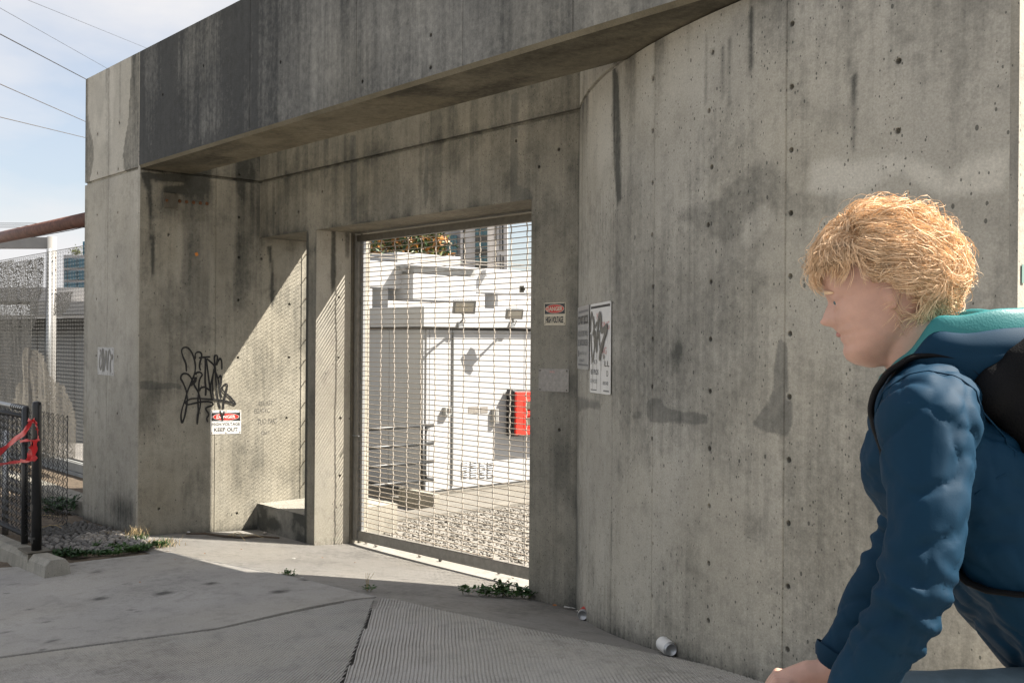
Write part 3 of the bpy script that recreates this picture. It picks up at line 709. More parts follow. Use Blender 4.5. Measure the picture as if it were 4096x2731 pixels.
MB().box((x0, GY-.01, topz-.055), (x1, GY+.03, topz)).build('top_rail', 'steel_dull', gate)
MB().box((x0, GY-.03, gbot(x0)-hb), (x0+.05, GY+.012, topz-.055)).build('stile', 'gate_frame', gate)
MB().box((x0+.058, GY-.002, gbot(x0)), (x0+.088, GY+.022, topz-.056)).build('stile', 'galvanised', gate)
# level wires
nw = 62; h = MB(); zz0 = gbot(x0)+.02
L0 = x1-x0-.05
rod = MB().box((-L0/2, -.0046, -.0028), (L0/2, .0046, .0028)).mesh('level_wire', 'gate_wire')
PI_ = .0395
k = 0; z = gbot(x1)+.012
zt_ = topz-.06
zs = []
z = zt_-.02
while z > gbot(x0)+.0:
    zs.append(z); z -= PI_*(1+.02*math.sin(len(zs)*1.7))
for z in zs:
    xa = x0+.05; xb = x1
    # the bottom rail follows the falling drive, so the lowest wires stop where they meet it
    if z < gbot(x1)+.008: xb = min(x1, x0+(z-.008-gbot(x0))/slope) if slope > 0 else x1
    if xb-xa < .1: continue
    o = child('level_wire', rod, gate, ((xa+xb)/2+1.7, -.002, z)); o.scale.x = (xb-xa)/L0; o.rotation_euler = (random.uniform(-.002, .002), random.uniform(-.0015, .0015), 0)
# upright crimped bars
px_bars = [1470, 1521, 1574, 1628, 1681, 1738, 1794, 1852, 1914, 1975, 2038, 2104]
bx = [ony(u, 1600, GY).x for u in px_bars]; dxb = (bx[-1]-bx[0])/(len(bx)-1)
while bx[-1] < x1-.1: bx.append(bx[-1]+dxb)
for i, x in enumerate(bx):
    m_ = MB(); P = []; za = gbot(x)-.01; n_ = int((zt_-za)/PI_)
    ph = random.uniform(0, 6); kink = []
    for j in range(n_+1):
        zz = za+(zt_-za)*j/n_
        P.append((x+.0040*math.sin(zz*6+ph)+.0016*math.sin(zz*15+ph*2)+(.007*math.exp(-((zz-.32)/.09)**2) if i < 5 else 0)*(-1 if i % 2 == 0 else -.6), GY+.0045*(1 if j % 2 else -1), zz))
    for a in range(len(P)-1):
        p, q = Vector(P[a]), Vector(P[a+1]); wd = .0042
        m_.add([p+Vector((-wd, 0, 0)), p+Vector((wd, 0, 0)), q+Vector((wd, 0, 0)), q+Vector((-wd, 0, 0)), p+Vector((-wd, .004, 0)), p+Vector((wd, .004, 0)), q+Vector((wd, .004, 0)), q+Vector((-wd, .004, 0))],
               [(0, 1, 2, 3), (5, 4, 7, 6), (1, 5, 6, 2), (4, 0, 3, 7)])
    m_.build('upright_bar', 'gate_bar', gate)
MB().tube([(x0-.02, GY-.035, onx(1420, 1740, x0).z), (x0+.09, GY-.035, onx(1420, 1740, x0).z)], .006, 6).build('latch_pin', 'galvanised', gate)
# wall-side channel the gate closes against
chn = tag(MB().box((XF1-.003, GY-.06, gz(XF1, GY)-.01), (XF1+.010, GY-.032, ZL-.004)).box((XF1-.003, GY+.035, gz(XF1, GY)-.01), (XF1+.010, GY+.05, ZL-.004)).build('gate_channel', 'steel_dull'), 'dull steel channel bolted to the lit concrete reveal beside the wire gate', 'channel')
# ================================================================== chain link helper
def chainlink(name, o3, ux, uz, W, H, pitch, r, mat, parent, cut=None, sides=3):
    o3 = Vector(o3); ux = Vector(ux); uz = Vector(uz); nn = ux.cross(uz); mb = MB()
    nx = int(W/pitch)+1; nz = int(H/(pitch*.5))
    for i in range(nx):
        pts = []
        for j in range(nz+1):
            x = (i+(.5 if (j % 2) else 0.0))*pitch; z = j*pitch*.5
            # neighbouring wires hook each other at the turns
            x = (i*pitch) if j % 2 == 0 else (i+1)*pitch
            y = (.5 if (i+j) % 2 else -.5)*r*2.2
            x = min(max(x, 0), W)
            if cut and not cut(x, z):
                if len(pts) > 1: mb.tube(pts, r, sides, False)
                pts = []; continue
            pts.append(o3+ux*x+uz*z+nn*y)
        if len(pts) > 1: mb.tube(pts, r, sides, False)
    return mb.build(name, mat, parent)
cl = thing('chain_link_screen', 'rusty chain link screen laced across the narrow opening beside the fin', 'fence', (-3.6, .47, .16))
chainlink('netting', (XC+.03, .47, .155), (1, 0, 0), (0, 0, 1), XF2-XC-.03, ZL-.16, .034, .0018, 'chain_wire', cl)
MB().tube([(XC+.035, .47, .155), (XC+.035, .47, ZL-.02)], .004, 6).build('tension_bar', 'chain_wire', cl)
for v in (1018, 1110, 1195, 1280, 1360, 1440, 1525, 1610, 1683, 1765, 1845, 1930):
    z = onx(1205, v, XC).z
    MB().tube([(XC-.004, .475, z), (XC+.02, .472, z+.002), (XC+.034, .468, z-.006), (XC+.045, .47, z+.004)], .0045, 5).build('tie', 'rust', cl)
# ================================================================== notices
def plate(name, label, cat, corners, mat, nn, round_=.006, th=.0025):
    """flat sheet metal plate from its four corners (tl, tr, br, bl) on a wall"""
    tl, tr, br, bl = [Vector(c) for c in corners]; nn = Vector(nn)
    o = thing(name, label, cat, tuple((bl+br)/2))
    ux = ((tr-tl)+(br-bl)); W = ux.length/2; ux.normalize(); uz = Vector((0, 0, 1)); H = ((tl.z-bl.z)+(tr.z-br.z))/2
    org = (bl+br)/2-ux*W/2; org.z = (bl.z+br.z)/2
    m_ = MB(); pts = []
    for cx_, cz_, a0 in ((round_, round_, 180), (W-round_, round_, 270), (W-round_, H-round_, 0), (round_, H-round_, 90)):
        for k in range(4): t = R(a0+30*k); pts.append((cx_+round_*math.cos(t), cz_+round_*math.sin(t)))
    n_ = len(pts)
    m_.add([org+ux*a+uz*b+nn*th for a, b in pts]+[org+ux*a+uz*b+nn*.0004 for a, b in pts], [tuple(range(n_)), tuple(reversed(range(n_, 2*n_)))]+[(i, n_+i, n_+(i+1) % n_, (i+1) % n_) for i in range(n_)])
    m_.build('plate', mat, o)
    def rect(a, b, c, d, mt, off, nm='print'):
        MB().add([org+ux*x+uz*z+nn*(th+off) for x, z in ((a, b), (c, b), (c, d), (a, d))], [(0, 1, 2, 3)]).build(nm, mt, o)
    def oval(cx_, cz_, ra, rb, mt, off):
        MB().add([org+ux*(cx_+ra*math.cos(2*math.pi*i/40))+uz*(cz_+rb*math.sin(2*math.pi*i/40))+nn*(th+off) for i in range(40)], [tuple(range(40))]).build('print', mt, o)
    def tx(s_, a, b, w_, h_, mt, off=.0012, bold=.02):
        return lettering(s_, mt, o, org-o.location+ux*a+uz*b+nn*(th+off), ux, uz, w_, h_, bold)
    def screw(a, b, mt='screw', r=.005):
        c = org+ux*a+uz*b+nn*(th+.0015); q = MB()
        q.add([c+nn*.0015]+[c+(ux*math.cos(t*math.pi/4)+uz*math.sin(t*math.pi/4))*r for t in range(8)], [(0, 1+i, 1+(i+1) % 8) for i in range(8)]); q.build('screw', mt, o)
    return o, W, H, rect, oval, tx, screw, (org, ux, uz)
NX = (1, 0, 0)
o, W, H, rect, oval, tx, screw, fr_ = plate('danger_sign', 'white danger high voltage keep out sign, tagged with black paint', 'sign',
    [onx(844, 1639, XC), onx(965, 1637, XC), onx(964, 1732, XC), onx(841, 1734, XC)], 'sign_white', NX)
rect(.03*W, .55*H, .97*W, .90*H, 'sign_black', .0004); oval(.5*W, .725*H, .435*W, .155*H, 'sign_white', .0008); oval(.5*W, .725*H, .42*W, .142*H, 'sign_red', .0011)
tx('DANGER', .19*W, .655*H, .62*W, .14*H, 'sign_white', .0015, .03); tx('HIGH VOLTAGE', .04*W, .355*H, .92*W, .125*H, 'sign_black', bold=.006); tx('KEEP OUT', .12*W, .11*H, .77*W, .155*H, 'sign_black', bold=.01)
for a in (.04, .5, .96):
    for b in (.06, .95): screw(a*W, b*H, 'brass', .006)
q = MB()
for pts in ([(.30, .99), (.33, .83), (.36, .68), (.385, .54)], [(.43, .98), (.425, .86), (.40, .78)], [(.34, .9), (.37, .78), (.40, .6)]):
    ribbon(q, [(a*W, b*H) for a, b in pts], .013, fr_[0], fr_[1], fr_[2], NX, .0048)
q.build('spray_mark', 'black_paint', o)
NY = (0, -1, 0)
o, W, H, rect, oval, tx, screw, _ = plate('danger_sign', 'small weathered cream danger high voltage sign screwed beside the gate opening', 'sign',
    [ony(2177, 1211, 0), ony(2263, 1209, 0), ony(2263, 1300, 0), ony(2177, 1302, 0)], 'sign_cream', NY)
rect(.03*W, .50*H, .97*W, .95*H, 'sign_black', .0004); oval(.5*W, .725*H, .44*W, .195*H, 'sign_cream', .0008); oval(.5*W, .725*H, .42*W, .18*H, 'sign_red', .0011)
tx('DANGER', .13*W, .63*H, .74*W, .19*H, 'sign_cream', .0015, .03); tx('HIGH VOLTAGE', .08*W, .10*H, .82*W, .29*H, 'sign_black', bold=.03)
for a in (.05, .95):
    for b in (.07, .94): screw(a*W, b*H, 'screw', .004)
o, W, H, rect, oval, tx, screw, _ = plate('worn_plate', 'scoured bare metal plate with traces of red lettering, below the cream danger sign', 'sign plate',
    [ony(2154, 1474, 0), ony(2275, 1477, 0), ony(2275, 1569, 0), ony(2156, 1564, 0)], 'plate_worn', NY)
tx("'APL", .36*W, .82*H, .2*W, .09*H, 'sign_faded_red', bold=0)
for a in (.05, .94):
    for b in (.08, .92): screw(a*W, b*H, 'screw', .006)
def arc_plate(name, label, cat, us, vs, mat, **kw):
    (ul, ur), (vt1, vt2, vb2, vb1) = us, vs
    L_, R_ = onarc(ul, (vt1+vb1)/2), onarc(ur, (vt2+vb2)/2)
    dx = (R_-L_); dx.z = 0; nn = Vector((dx.y, -dx.x, 0)).normalized()
    dl, dr = (L_-CAM).dot(Fv), (R_-CAM).dot(Fv)
    def pt(base, u, v):
        d = ray(u, v); q_ = CAM+d*((base-CAM).dot(Fv)/d.dot(Fv)); return Vector((base.x, base.y, q_.z))+nn*.006
    return plate(name, label, cat, [pt(L_, ul, vt1), pt(R_, ur, vt2), pt(R_, ur, vb2), pt(L_, ul, vb1)], mat, nn, **kw), nn
(o, W, H, rect, oval, tx, screw, _), nn = arc_plate('parking_sign', 'grey white do not block notice on the curved wall, left of the scribbled one', 'sign', (2316, 2361), (1231, 1220, 1480, 1476), 'sign_dirty', round_=.012)
rect(.06*W, .895*H, .96*W, .935*H, 'sign_grey_text', .0004); rect(.06*W, .055*H, .96*W, .085*H, 'sign_grey_text', .0004)
tx('DO NOT BLOCK', .06*W, .71*H, .88*W, .14*H, 'sign_black', bold=.02); tx('VIOLATORS WILL', .06*W, .52*H, .88*W, .095*H, 'sign_grey_text', bold=.01)
tx('BE IMPOUNDED', .06*W, .37*H, .88*W, .105*H, 'sign_grey_text', bold=.015); tx('Seattle City Light', .19*W, .215*H, .65*W, .07*H, 'sign_grey_text', bold=0); tx('S', .08*W, .20*H, .08*W, .095*H, 'sign_black', bold=.03)
tx('RCW 46.61.570', .22*W, .115*H, .42*W, .05*H, 'sign_grey_text', bold=0)
(o, W, H, rect, oval, tx, screw, fr_), nn = arc_plate('no_trespassing_sign', 'large white notice on the curved wall, scribbled over with grey paint that ran', 'sign', (2366, 2449), (1220, 1205, 1582, 1571), 'sign_white', round_=.014)
rect(.035*W, .945*H, .965*W, .972*H, 'sign_black', .0004); rect(.05*W, .028*H, .35*W, .04*H, 'sign_grey_text', .0004); rect(.68*W, .028*H, .94*W, .045*H, 'sign_grey_text', .0004)
tx('NO', .34*W, .815*H, .2*W, .08*H, 'sign_faded_red', bold=0); tx('SING', .58*W, .70*H, .36*W, .085*H, 'sign_faded_red', bold=0); tx('NG', .63*W, .435*H, .19*W, .075*H, 'sign_faded_red', bold=0)
tx("V  AT", .06*W, .315*H, .3*W, .055*H, 'sign_grey_text', bold=0); tx("LL", .74*W, .30*H, .22*W, .06*H, 'sign_black', bold=.01); tx('BE PROS', .06*W, .205*H, .38*W, .06*H, 'sign_grey_text', bold=.01); tx('D', .83*W, .195*H, .07*W, .06*H, 'sign_black', bold=0)
tx('RCW 9A.52.070', .05*W, .11*H, .32*W, .045*H, 'sign_grey_text', bold=0); tx('08.040', .66*W, .10*H, .24*W, .04*H, 'sign_grey_text', bold=0)
scr = [[(.03, .68), (.05, .83), (.09, .9), (.13, .86), (.2, .73), (.15, .64)], [(.05, .66), (.07, .56), (.1, .45), (.15, .36), (.2, .42), (.25, .52), (.23, .63), (.2, .86)], [(.27, .73), (.36, .79)],
       [(.28, .70), (.31, .57), (.36, .46), (.38, .64), (.39, .72)], [(.40, .60), (.43, .78), (.50, .875), (.56, .83), (.57, .70), (.72, .70), (.85, .73), (.80, .66), (.66, .56), (.56, .46), (.52, .36)], [(.46, .70), (.50, .56), (.55, .48)], [(.8, .70), (.7, .58), (.6, .45)], [(.72, .43), (.71, .38)]]
q = MB()
for i, pts in enumerate(scr): ribbon(q, [(a*W, b*H) for a, b in pts], .030 if i in (4, 6) else .020, fr_[0], fr_[1], fr_[2], nn, .0045+.0004*i)
for a, t0, t1 in ((.15, .36, .02), (.22, .44, .2), (.36, .46, .03), (.55, .42, .01), (.60, .45, .25), (.66, .55, .4), (.72, .38, .3)): ribbon(q, [(a*W, t0*H), (a*W+.001, (t0+t1)/2*H), (a*W, t1*H)], .0035, fr_[0], fr_[1], fr_[2], nn, .0043)
q.build('spray_scribble', 'grey_paint', o)
o, W, H, rect, oval, tx, screw, fr_ = plate('pier_plaque', 'pale metal plaque on the pier face, scribbled over in dripping grey', 'sign plate', [ony(393, 1389, YF), ony(458, 1389, YF), ony(455, 1504, YF), ony(392, 1496, YF)], 'sign_dirty', NY)
q = MB()
for i, pts in enumerate([[(.16, .75), (.12, .4), (.2, .2), (.28, .5), (.2, .85), (.14, .9)], [(.36, .95), (.42, .5), (.4, .15), (.5, .6), (.52, .9)], [(.55, .9), (.58, .5), (.62, .2), (.66, .6), (.7, .9)], [(.72, .95), (.9, .6), (.92, .75), (.8, .45), (.82, .1)], [(.3, .98), (.33, .5), (.34, .1)]]):
    ribbon(q, [(a*W, b*H) for a, b in pts], .022, fr_[0], fr_[1], fr_[2], NY, .0038+.0004*i)
for a, t1 in ((.25, -.25), (.36, -.5), (.48, -.9), (.62, -.35), (.78, -.3)): ribbon(q, [(a*W, .1*H), (a*W+.001, t1*.5*H), (a*W, t1*H)], .003, fr_[0], fr_[1], fr_[2], NY, .0034)
q.build('spray_scribble', 'grey_paint', o)
for a in (.06, .94):
    for b in (.07, .94): screw(a*W, b*H, 'screw', .005)
# graffiti tag on the side wall
tagz = [[(175, 520), (165, 400), (120, 290), (100, 200), (130, 155), (190, 155), (250, 220), (290, 320), (310, 420), (305, 520), (280, 600), (240, 700), (190, 820), (150, 960), (110, 1080), (90, 1200), (105, 1300), (140, 1220), (165, 1100), (185, 950), (165, 800), (120, 690), (85, 620), (110, 560), (170, 550), (225, 590), (265, 660), (310, 760), (350, 830), (380, 930), (385, 1030), (360, 1150), (335, 1330)],
 [(310, 330), (310, 250), (350, 220), (395, 235), (405, 290), (380, 380), (375, 450), (390, 505)], [(360, 310), (450, 300), (540, 293)], [(460, 300), (462, 450), (458, 650), (470, 780), (465, 890)], [(475, 320), (500, 520), (525, 720), (545, 850), (560, 950)],
 [(480, 320), (540, 370), (590, 420), (600, 480), (570, 600), (545, 720), (545, 860), (560, 950)], [(620, 260), (600, 300), (605, 400), (615, 520), (625, 700), (640, 850), (660, 980), (690, 1090)], [(625, 260), (645, 300), (630, 420), (650, 370), (685, 320), (710, 370), (712, 490)],
 [(610, 500), (650, 620), (670, 720), (690, 850), (712, 920)], [(660, 620), (690, 580), (705, 640), (690, 740), (665, 720)], [(590, 470), (570, 650), (575, 800), (585, 940)],
 [(740, 1095), (735, 1060), (750, 950), (780, 820), (795, 730), (770, 710), (725, 750), (725, 800), (780, 860), (850, 920), (920, 1020), (830, 985), (700, 955), (560, 945), (380, 930), (240, 935), (160, 980), (160, 1010), (200, 1022), (300, 1000), (420, 978), (520, 980), (575, 1010), (560, 1035), (480, 1065), (465, 1095), (500, 1150), (505, 1190), (480, 1230), (490, 1290)],
 [(310, 570), (330, 535), (380, 530), (410, 570), (380, 620), (360, 700), (355, 850), (345, 950), (350, 1100), (340, 1200), (330, 1320)], [(365, 820), (390, 770), (440, 755), (490, 780), (530, 810)], [(310, 640), (280, 690), (220, 730)], [(310, 600), (300, 660), (260, 680)]]
q = MB()
for i, st_ in enumerate(tagz):
    pts = []
    for a, b in st_: p = onx(700+a/3.823, 1350+b/3.823, XC); pts.append((p.y, p.z))
    ribbon(q, pts, .026 if i in (14, 15) else .0155, (XC, 0, 0), (0, 1, 0), (0, 0, 1), NX, .0012+.0005*i, drift=.00002)
q.build('graffiti', 'black_paint', GW)
p = onx(786, 1017, XC); tag(MB().obox((XC+.0015, p.y, p.z), (.0008, 0, 0), (0, .012, .005), (0, -.006, .013)).build('sticker', 'orange_sticker'), 'tiny orange sticker high on the shaded side wall', 'sticker')
# scratched letters on the lit wall, and the rusty run below the sign
for s_, u, v, wd_, hh in (('RECAST', 1035, 1622, .14, .04), ('EGATEC', 1018, 1652, .15, .04), ('TUO PART', 1030, 1698, .2, .05), ('fan', 1045, 1738, .08, .04)):
    p = onx(u, v, XC); lettering(s_, 'grey_paint', GW, (XC+.0015, p.y, p.z), (0, 1, 0), (0, 0, 1), wd_, hh, bold=-.012, name='scratched_letters')
# cover plate and row of bolt sockets under the beam
o = thing('cover_plate', 'square steel cover plate with one bolt, on the shaded side wall under the beam', 'metal plate', tuple(onx(680, 833, XC)))
c = [onx(650, 772, XC), onx(707, 776, XC), onx(707, 833, XC), onx(651, 831, XC)]
MB().box((XC+.001, c[0].y, (c[2].z+c[3].z)/2), (XC+.022, c[1].y, (c[0].z+c[1].z)/2)).build('plate', 'steel_dull', o, bevel=.002)
p = onx(666, 802, XC+.022); MB().tube([(XC+.021, p.y, p.z), (XC+.034, p.y, p.z)], .012, 8).build('bolt', 'rust', o)
for u, v in ((718.6, 805), (745.6, 807.7), (773.6, 810), (801, 812.6), (827.4, 814.8)):
    p = onx(u, v, XC); m_ = MB(); k = 12
    for rr, xx in ((.0155, .004), (.0155, .0015), (.010, .0012), (.008, .006)):
        m_.v += [(XC+xx, p.y+rr*math.cos(2*math.pi*i/k), p.z+rr*math.sin(2*math.pi*i/k)) for i in range(k)]
    for s_ in range(3): m_.f += [(s_*k+i, s_*k+(i+1) % k, (s_+1)*k+(i+1) % k, (s_+1)*k+i) for i in range(k)]
    m_.f.append(tuple(3*k+i for i in range(k))); m_.build('bolt_socket', 'rust', GW)
# ================================================================== yard behind the gate
def under(z): return z
XK = -4.64
yard = bpy.data.objects.new('yard_pavement', None); link(yard); tag(yard, kind='structure')
YZ = gz(-3.5, .7)
sl = MB(); sl.box((-9.0, 2.05, -.5), (-3.62, 12, YZ+.035)); sl.box((-3.98, 1.06, -.5), (-3.62, 2.05, YZ+.035)); sl.build('slab', 'yard_slab', yard)
MB().box((-4.9, 1.06, -.9), (-3.98, 2.05, YZ-.5)).build('pit_floor', 'concrete_kerb', yard)
MB().box((-4.62, 1.98, -.8), (-3.985, 2.045, YZ+.16)).build('pit_wall', 'concrete_kerb', yard)
# equipment cabin
yk = onx(1703, 1700, XK).y
KB = YZ+.06; FZ0 = onx(1760, 1308, XK).z; FZ1 = onx(1760, 1228, XK).z
cab = thing('equipment_cabin', 'white panelled steel equipment cabin behind the wire gate', 'building', (XK, yk, KB))
y_end = yk+7
seams = [onx(u, 1600, XK).y for u in (1717, 1809, 2095)]
ys = [yk]+seams+[seams[-1]+.9*k for k in (1, 2, 3, 4)]+[y_end]
for a, b in zip(ys[:-1], ys[1:]):
    MB().box((XK-.04, a+.003, KB+.02), (XK, b-.003, FZ0)).build('wall_panel', 'white_panel', cab, bevel=.003)
MB().box((XK-3, yk+.02, KB), (XK-.02, y_end, FZ0-.01)).build('cabin_core', 'white_dirty_shade', cab)
xs_ = [XK-.012]+[ony(u, 1600, yk).x for u in (1690, 1564)]+[XK-1.3, XK-2.2, XK-3]
for a, b in zip(xs_[:-1], xs_[1:]):
    MB().box((b+.004, yk-.03, KB+.02), (a-.004, yk+.015, FZ0)).build('wall_panel', 'white_panel', cab, bevel=.003)
MB().box((XK-3.05, yk-.09, FZ0), (XK+.07, y_end, FZ1)).build('fascia', 'white_panel', cab, bevel=.004)
MB().box((XK-3.0, yk-.05, FZ0-.03), (XK+.02, y_end, FZ0-.001)).build('eave_shade', 'dark_gap_shade', cab)  # dark strip standing in for the shadow under the fascia
MB().box((XK-3.1, yk-.15, -.5), (XK+.05, y_end, KB)).build('plinth', 'yard_slab', cab)
hz0, hz1 = KB+.05, FZ0-.06
MB().tube([(XK+.008, seams[1], hz0), (XK+.008, seams[1], hz1)], .012, 8).build('hinge', 'lamp_grey', cab)
p, q = onx(1770, 1629, XK), onx(1793, 1657, XK)
hb_ = MB().box((XK, p.y, q.z), (XK+.06, q.y, p.z)).build('handle_box', 'white_dirty_shade', cab)
MB().box((XK+.058, p.y+.02, q.z+.02), (XK+.0615, q.y-.006, p.z-.012)).build('handle_opening', 'dark_gap_shade', hb_)
for u0, u1 in ((1873, 1914), (1921, 1950)):
    p, q = onx(u0, 1627, XK), onx(u1, 1651, XK); MB().box((XK, p.y, q.z), (XK+.004, q.y, p.z)).build('name_plate', 'plate_worn', cab)
for u0, u1 in ((1846, 1870), (1881, 1907), (1918, 1941), (1949, 1973)):
    a, b = onx(u0, 1870, XK).y, onx(u1, 1870, XK).y
    for k in range(7):
        z = onx(u0, 1846+k*9.3, XK).z
        MB().add([(XK+.001, a, z), (XK+.001, b, z), (XK+.016, b, z-.014), (XK+.016, a, z-.014), (XK+.001, a, z-.018), (XK+.001, b, z-.018)], [(0, 1, 2, 3), (3, 2, 5, 4), (0, 3, 4), (1, 5, 2)]).build('louvre', 'white_panel', cab)
p = onx(1950, 1655, XK); MB().tube([(XK+.02, onx(1975, 1700, XK).y, onx(1975, 1635, XK).z), (XK+.02, onx(1975, 1700, XK).y, onx(1975, 1690, XK).z)], .045, 10).build('door_handle', 'white_dirty_shade', cab)
# red and black wall box
y0 = onx(2024, 1650, XK).y; z0, z1 = onx(2040, 1745, XK+.1).z, onx(2040, 1563, XK+.1).z
rb = thing('hose_box', 'red fronted box with a black body mounted on the white cabin wall', 'box', (XK, y0, z0))
MB().box((XK+.002, y0, z0), (XK+.14, y0+.62, z1)).build('body', 'black_plastic', rb, bevel=.012)
for k in range(4): MB().box((XK+.02, y0-.012, z0+.06+k*.13), (XK+.12, y0, z0+.15+k*.13)).build('rib', 'black_plastic', rb, bevel=.004)
dr = MB().box((XK+.14, y0+.006, z0+.012), (XK+.175, y0+.614, z1-.012)).build('door', 'red_plastic', rb, bevel=.008)
for zz in (z0+.10, z1-.24):
    MB().box((XK+.168, y0+.12, zz), (XK+.182, y0+.50, zz+.14)).build('window_frame', 'red_plastic', dr, bevel=.006)
    MB().box((XK+.176, y0+.15, zz+.025), (XK+.1845, y0+.47, zz+.115)).build('window', 'glass_brown', dr)
MB().box((XK+.168, y0+.16, (z0+z1)/2-.05), (XK+.182, y0+.46, (z0+z1)/2+.05)).build('panel_boss', 'red_plastic', dr, bevel=.006)
# floodlights on the fascia
def flood(u0, u1, v0, v1, foot, label, led):
    xx = XK+.34; c = onx((u0+u1)/2, (v0+v1)/2, xx); f_ = onx(foot[0], foot[1], XK+.07)
    o = thing('floodlight', label, 'floodlight', tuple(f_))
    d = Vector((.80, -.42, -.42)).normalized(); s_ = Vector((0, 0, 1)).cross(d).normalized(); t_ = d.cross(s_)
    w_, h_ = (.125, .075) if led else (.10, .06)
    hd = MB().obox(c, d*.018, s_*w_, t_*h_).build('head', 'lamp_grey', o, bevel=.004)
    MB().obox(c+d*.020, d*.002, s_*(w_*.8), t_*(h_*.72)).build('lens', 'lamp_glass', hd)
    if led:
        for k in range(7): MB().obox(c-d*.045+s_*(-.09+k*.03), d*.028, s_*.004, t_*.06).build('cooling_fin', 'lamp_grey', hd)
        for k in range(8): MB().obox(c+d*.0235+s_*(-.07+.047*(k % 4))+t_*(-.02+.04*(k//4)), d*.001, s_*.009, t_*.006).build('diode', 'sign_cream', hd)
    else:
        MB().obox(c-d*.045, d*.03, s_*.07, t_*.045).build('housing', 'lamp_grey', hd, bevel=.008)
    MB().tube([c-d*.03-t_*.05, c-d*.02-t_*.10, f_+Vector((.06, 0, .06)), f_+Vector((.0, 0, .02))], .011, 7).build('bracket', 'lamp_grey', o)
    MB().obox(f_+Vector((.012, 0, 0)), (.012, 0, 0), (0, .03, 0), (0, 0, .035)).build('base_plate', 'galvanised', o)
    MB().tube([c-d*.06, c-d*.08-t_*.12, f_+Vector((.05, .04, .05)), f_+Vector((.01, .03, -.03))], .004, 5).build('wire', 'cable', o)
flood(1818, 1895, 1205, 1250, (1838, 1300), 'grey diode floodlight with a finned back on the cabin fascia', True)
flood(2030, 2084, 1238, 1272, (2045, 1300), 'plain smaller floodlight on the cabin fascia above the red box', False)
# pipe railing
XR = -4.41
rail = thing('pipe_railing', 'black pipe railing beside the pit at the white cabin', 'railing', (XR, 2.1, YZ))
ya, yb = 1.06, onx(1733, 1800, XR).y; yp = onx(1690, 1900, XR).y
for v in (1703, 1775, 1848, 1921):
    z = onx(1690, v, XR).z
    MB().tube([(XR, ya, z), (XR, yb, z)], .019, 8).build('rail', 'rail_black', rail, smooth=True)
zt1, zb1 = onx(1690, 1703, XR).z, onx(1690, 1921, XR).z
MB().tube([(XR, yp, YZ-.1), (XR, yp, zt1)], .022, 8).build('post', 'rail_black', rail, smooth=True)
MB().tube([(XR+.0, yb-.02, zt1), (XR, yb-.09, zt1-.02), (XR, yb-.11, zt1-.08), (XR, yb-.11, zb1+.08), (XR, yb-.09, zb1+.02), (XR, yb-.02, zb1)], .017, 8).build('end_loop', 'rail_black', rail, smooth=True)
# overhead white structure behind the cabin
def bx(name, mat, x, xb, u0, u1, v0, v1, par, ref=1800):
    y0_, y1_ = onx(u0, 1100, x).y, onx(u1, 1100, x).y; zb_, zt_2 = onx(ref, v1, x).z, onx(ref, v0, x).z
    return MB().box((x, y0_, zb_), (xb, y1_, zt_2)).build(name, mat, par, bevel=.006)
tr = thing('bus_structure', 'white box beam gantry spanning above the equipment cabin', 'gantry', (-6.4, 5, 0))
bx('main_beam', 'white_steel', -6.2, -6.6, 1250, 2700, 1064, 1163, tr)
bx('box_housing', 'white_steel', -5.95, -6.5, 1652, 1905, 1102, 1203, tr, ref=1780)
bx('shadow_panel', 'white_dirty_shade', -5.98, -6.4, 1656, 1900, 1072, 1101, tr, ref=1780)  # duller white panel; the shade of the recess is put into its colour
bx('cap', 'white_steel', -5.90, -6.6, 1640, 1912, 1064, 1071, tr, ref=1780)
bx('roof_block', 'white_steel', -6.3, -7.2, 1588, 1842, 1018, 1066, tr, ref=1715)
for u0, u1 in ((1525, 1552), (1977, 1992), (2240, 2265)):
    y0_, y1_ = onx(u0, 1180, -6.3).y, onx(u1, 1180, -6.3).y
    MB().box((-6.3, y0_, -.2), (-6.5, y1_, onx(1800, 1160, -6.3).z)).build('column', 'white_steel', tr)
for u, v in ((1612, 1071), (1935, 1092)):
    p = onx(u, v, -6.2); MB().tube([(-6.24, p.y, p.z), (-6.1, p.y, p.z)], .05, 10).build('end_cap', 'white_steel', tr)
for k, zz in enumerate((.05, .09)):
    z = onx(1800, 1064, -6.2).z+zz; m_ = MB().tube([(-6.25, onx(1300, 1064, -6.2).y, z), (-6.25, onx(2600, 1064, -6.2).y, z)], .006, 5).build('barbed_wire', 'chain_wire', tr)
gb = thing('siding_wall', 'pale grey siding wall seen between cabin roof and gantry', 'wall', (-10, 8, 0))
for k in range(24): MB().box((-10, 4+k*.5, -.3), (-10.08, 4.49+k*.5, 2.75)).build('siding_board', 'bld_light', gb)
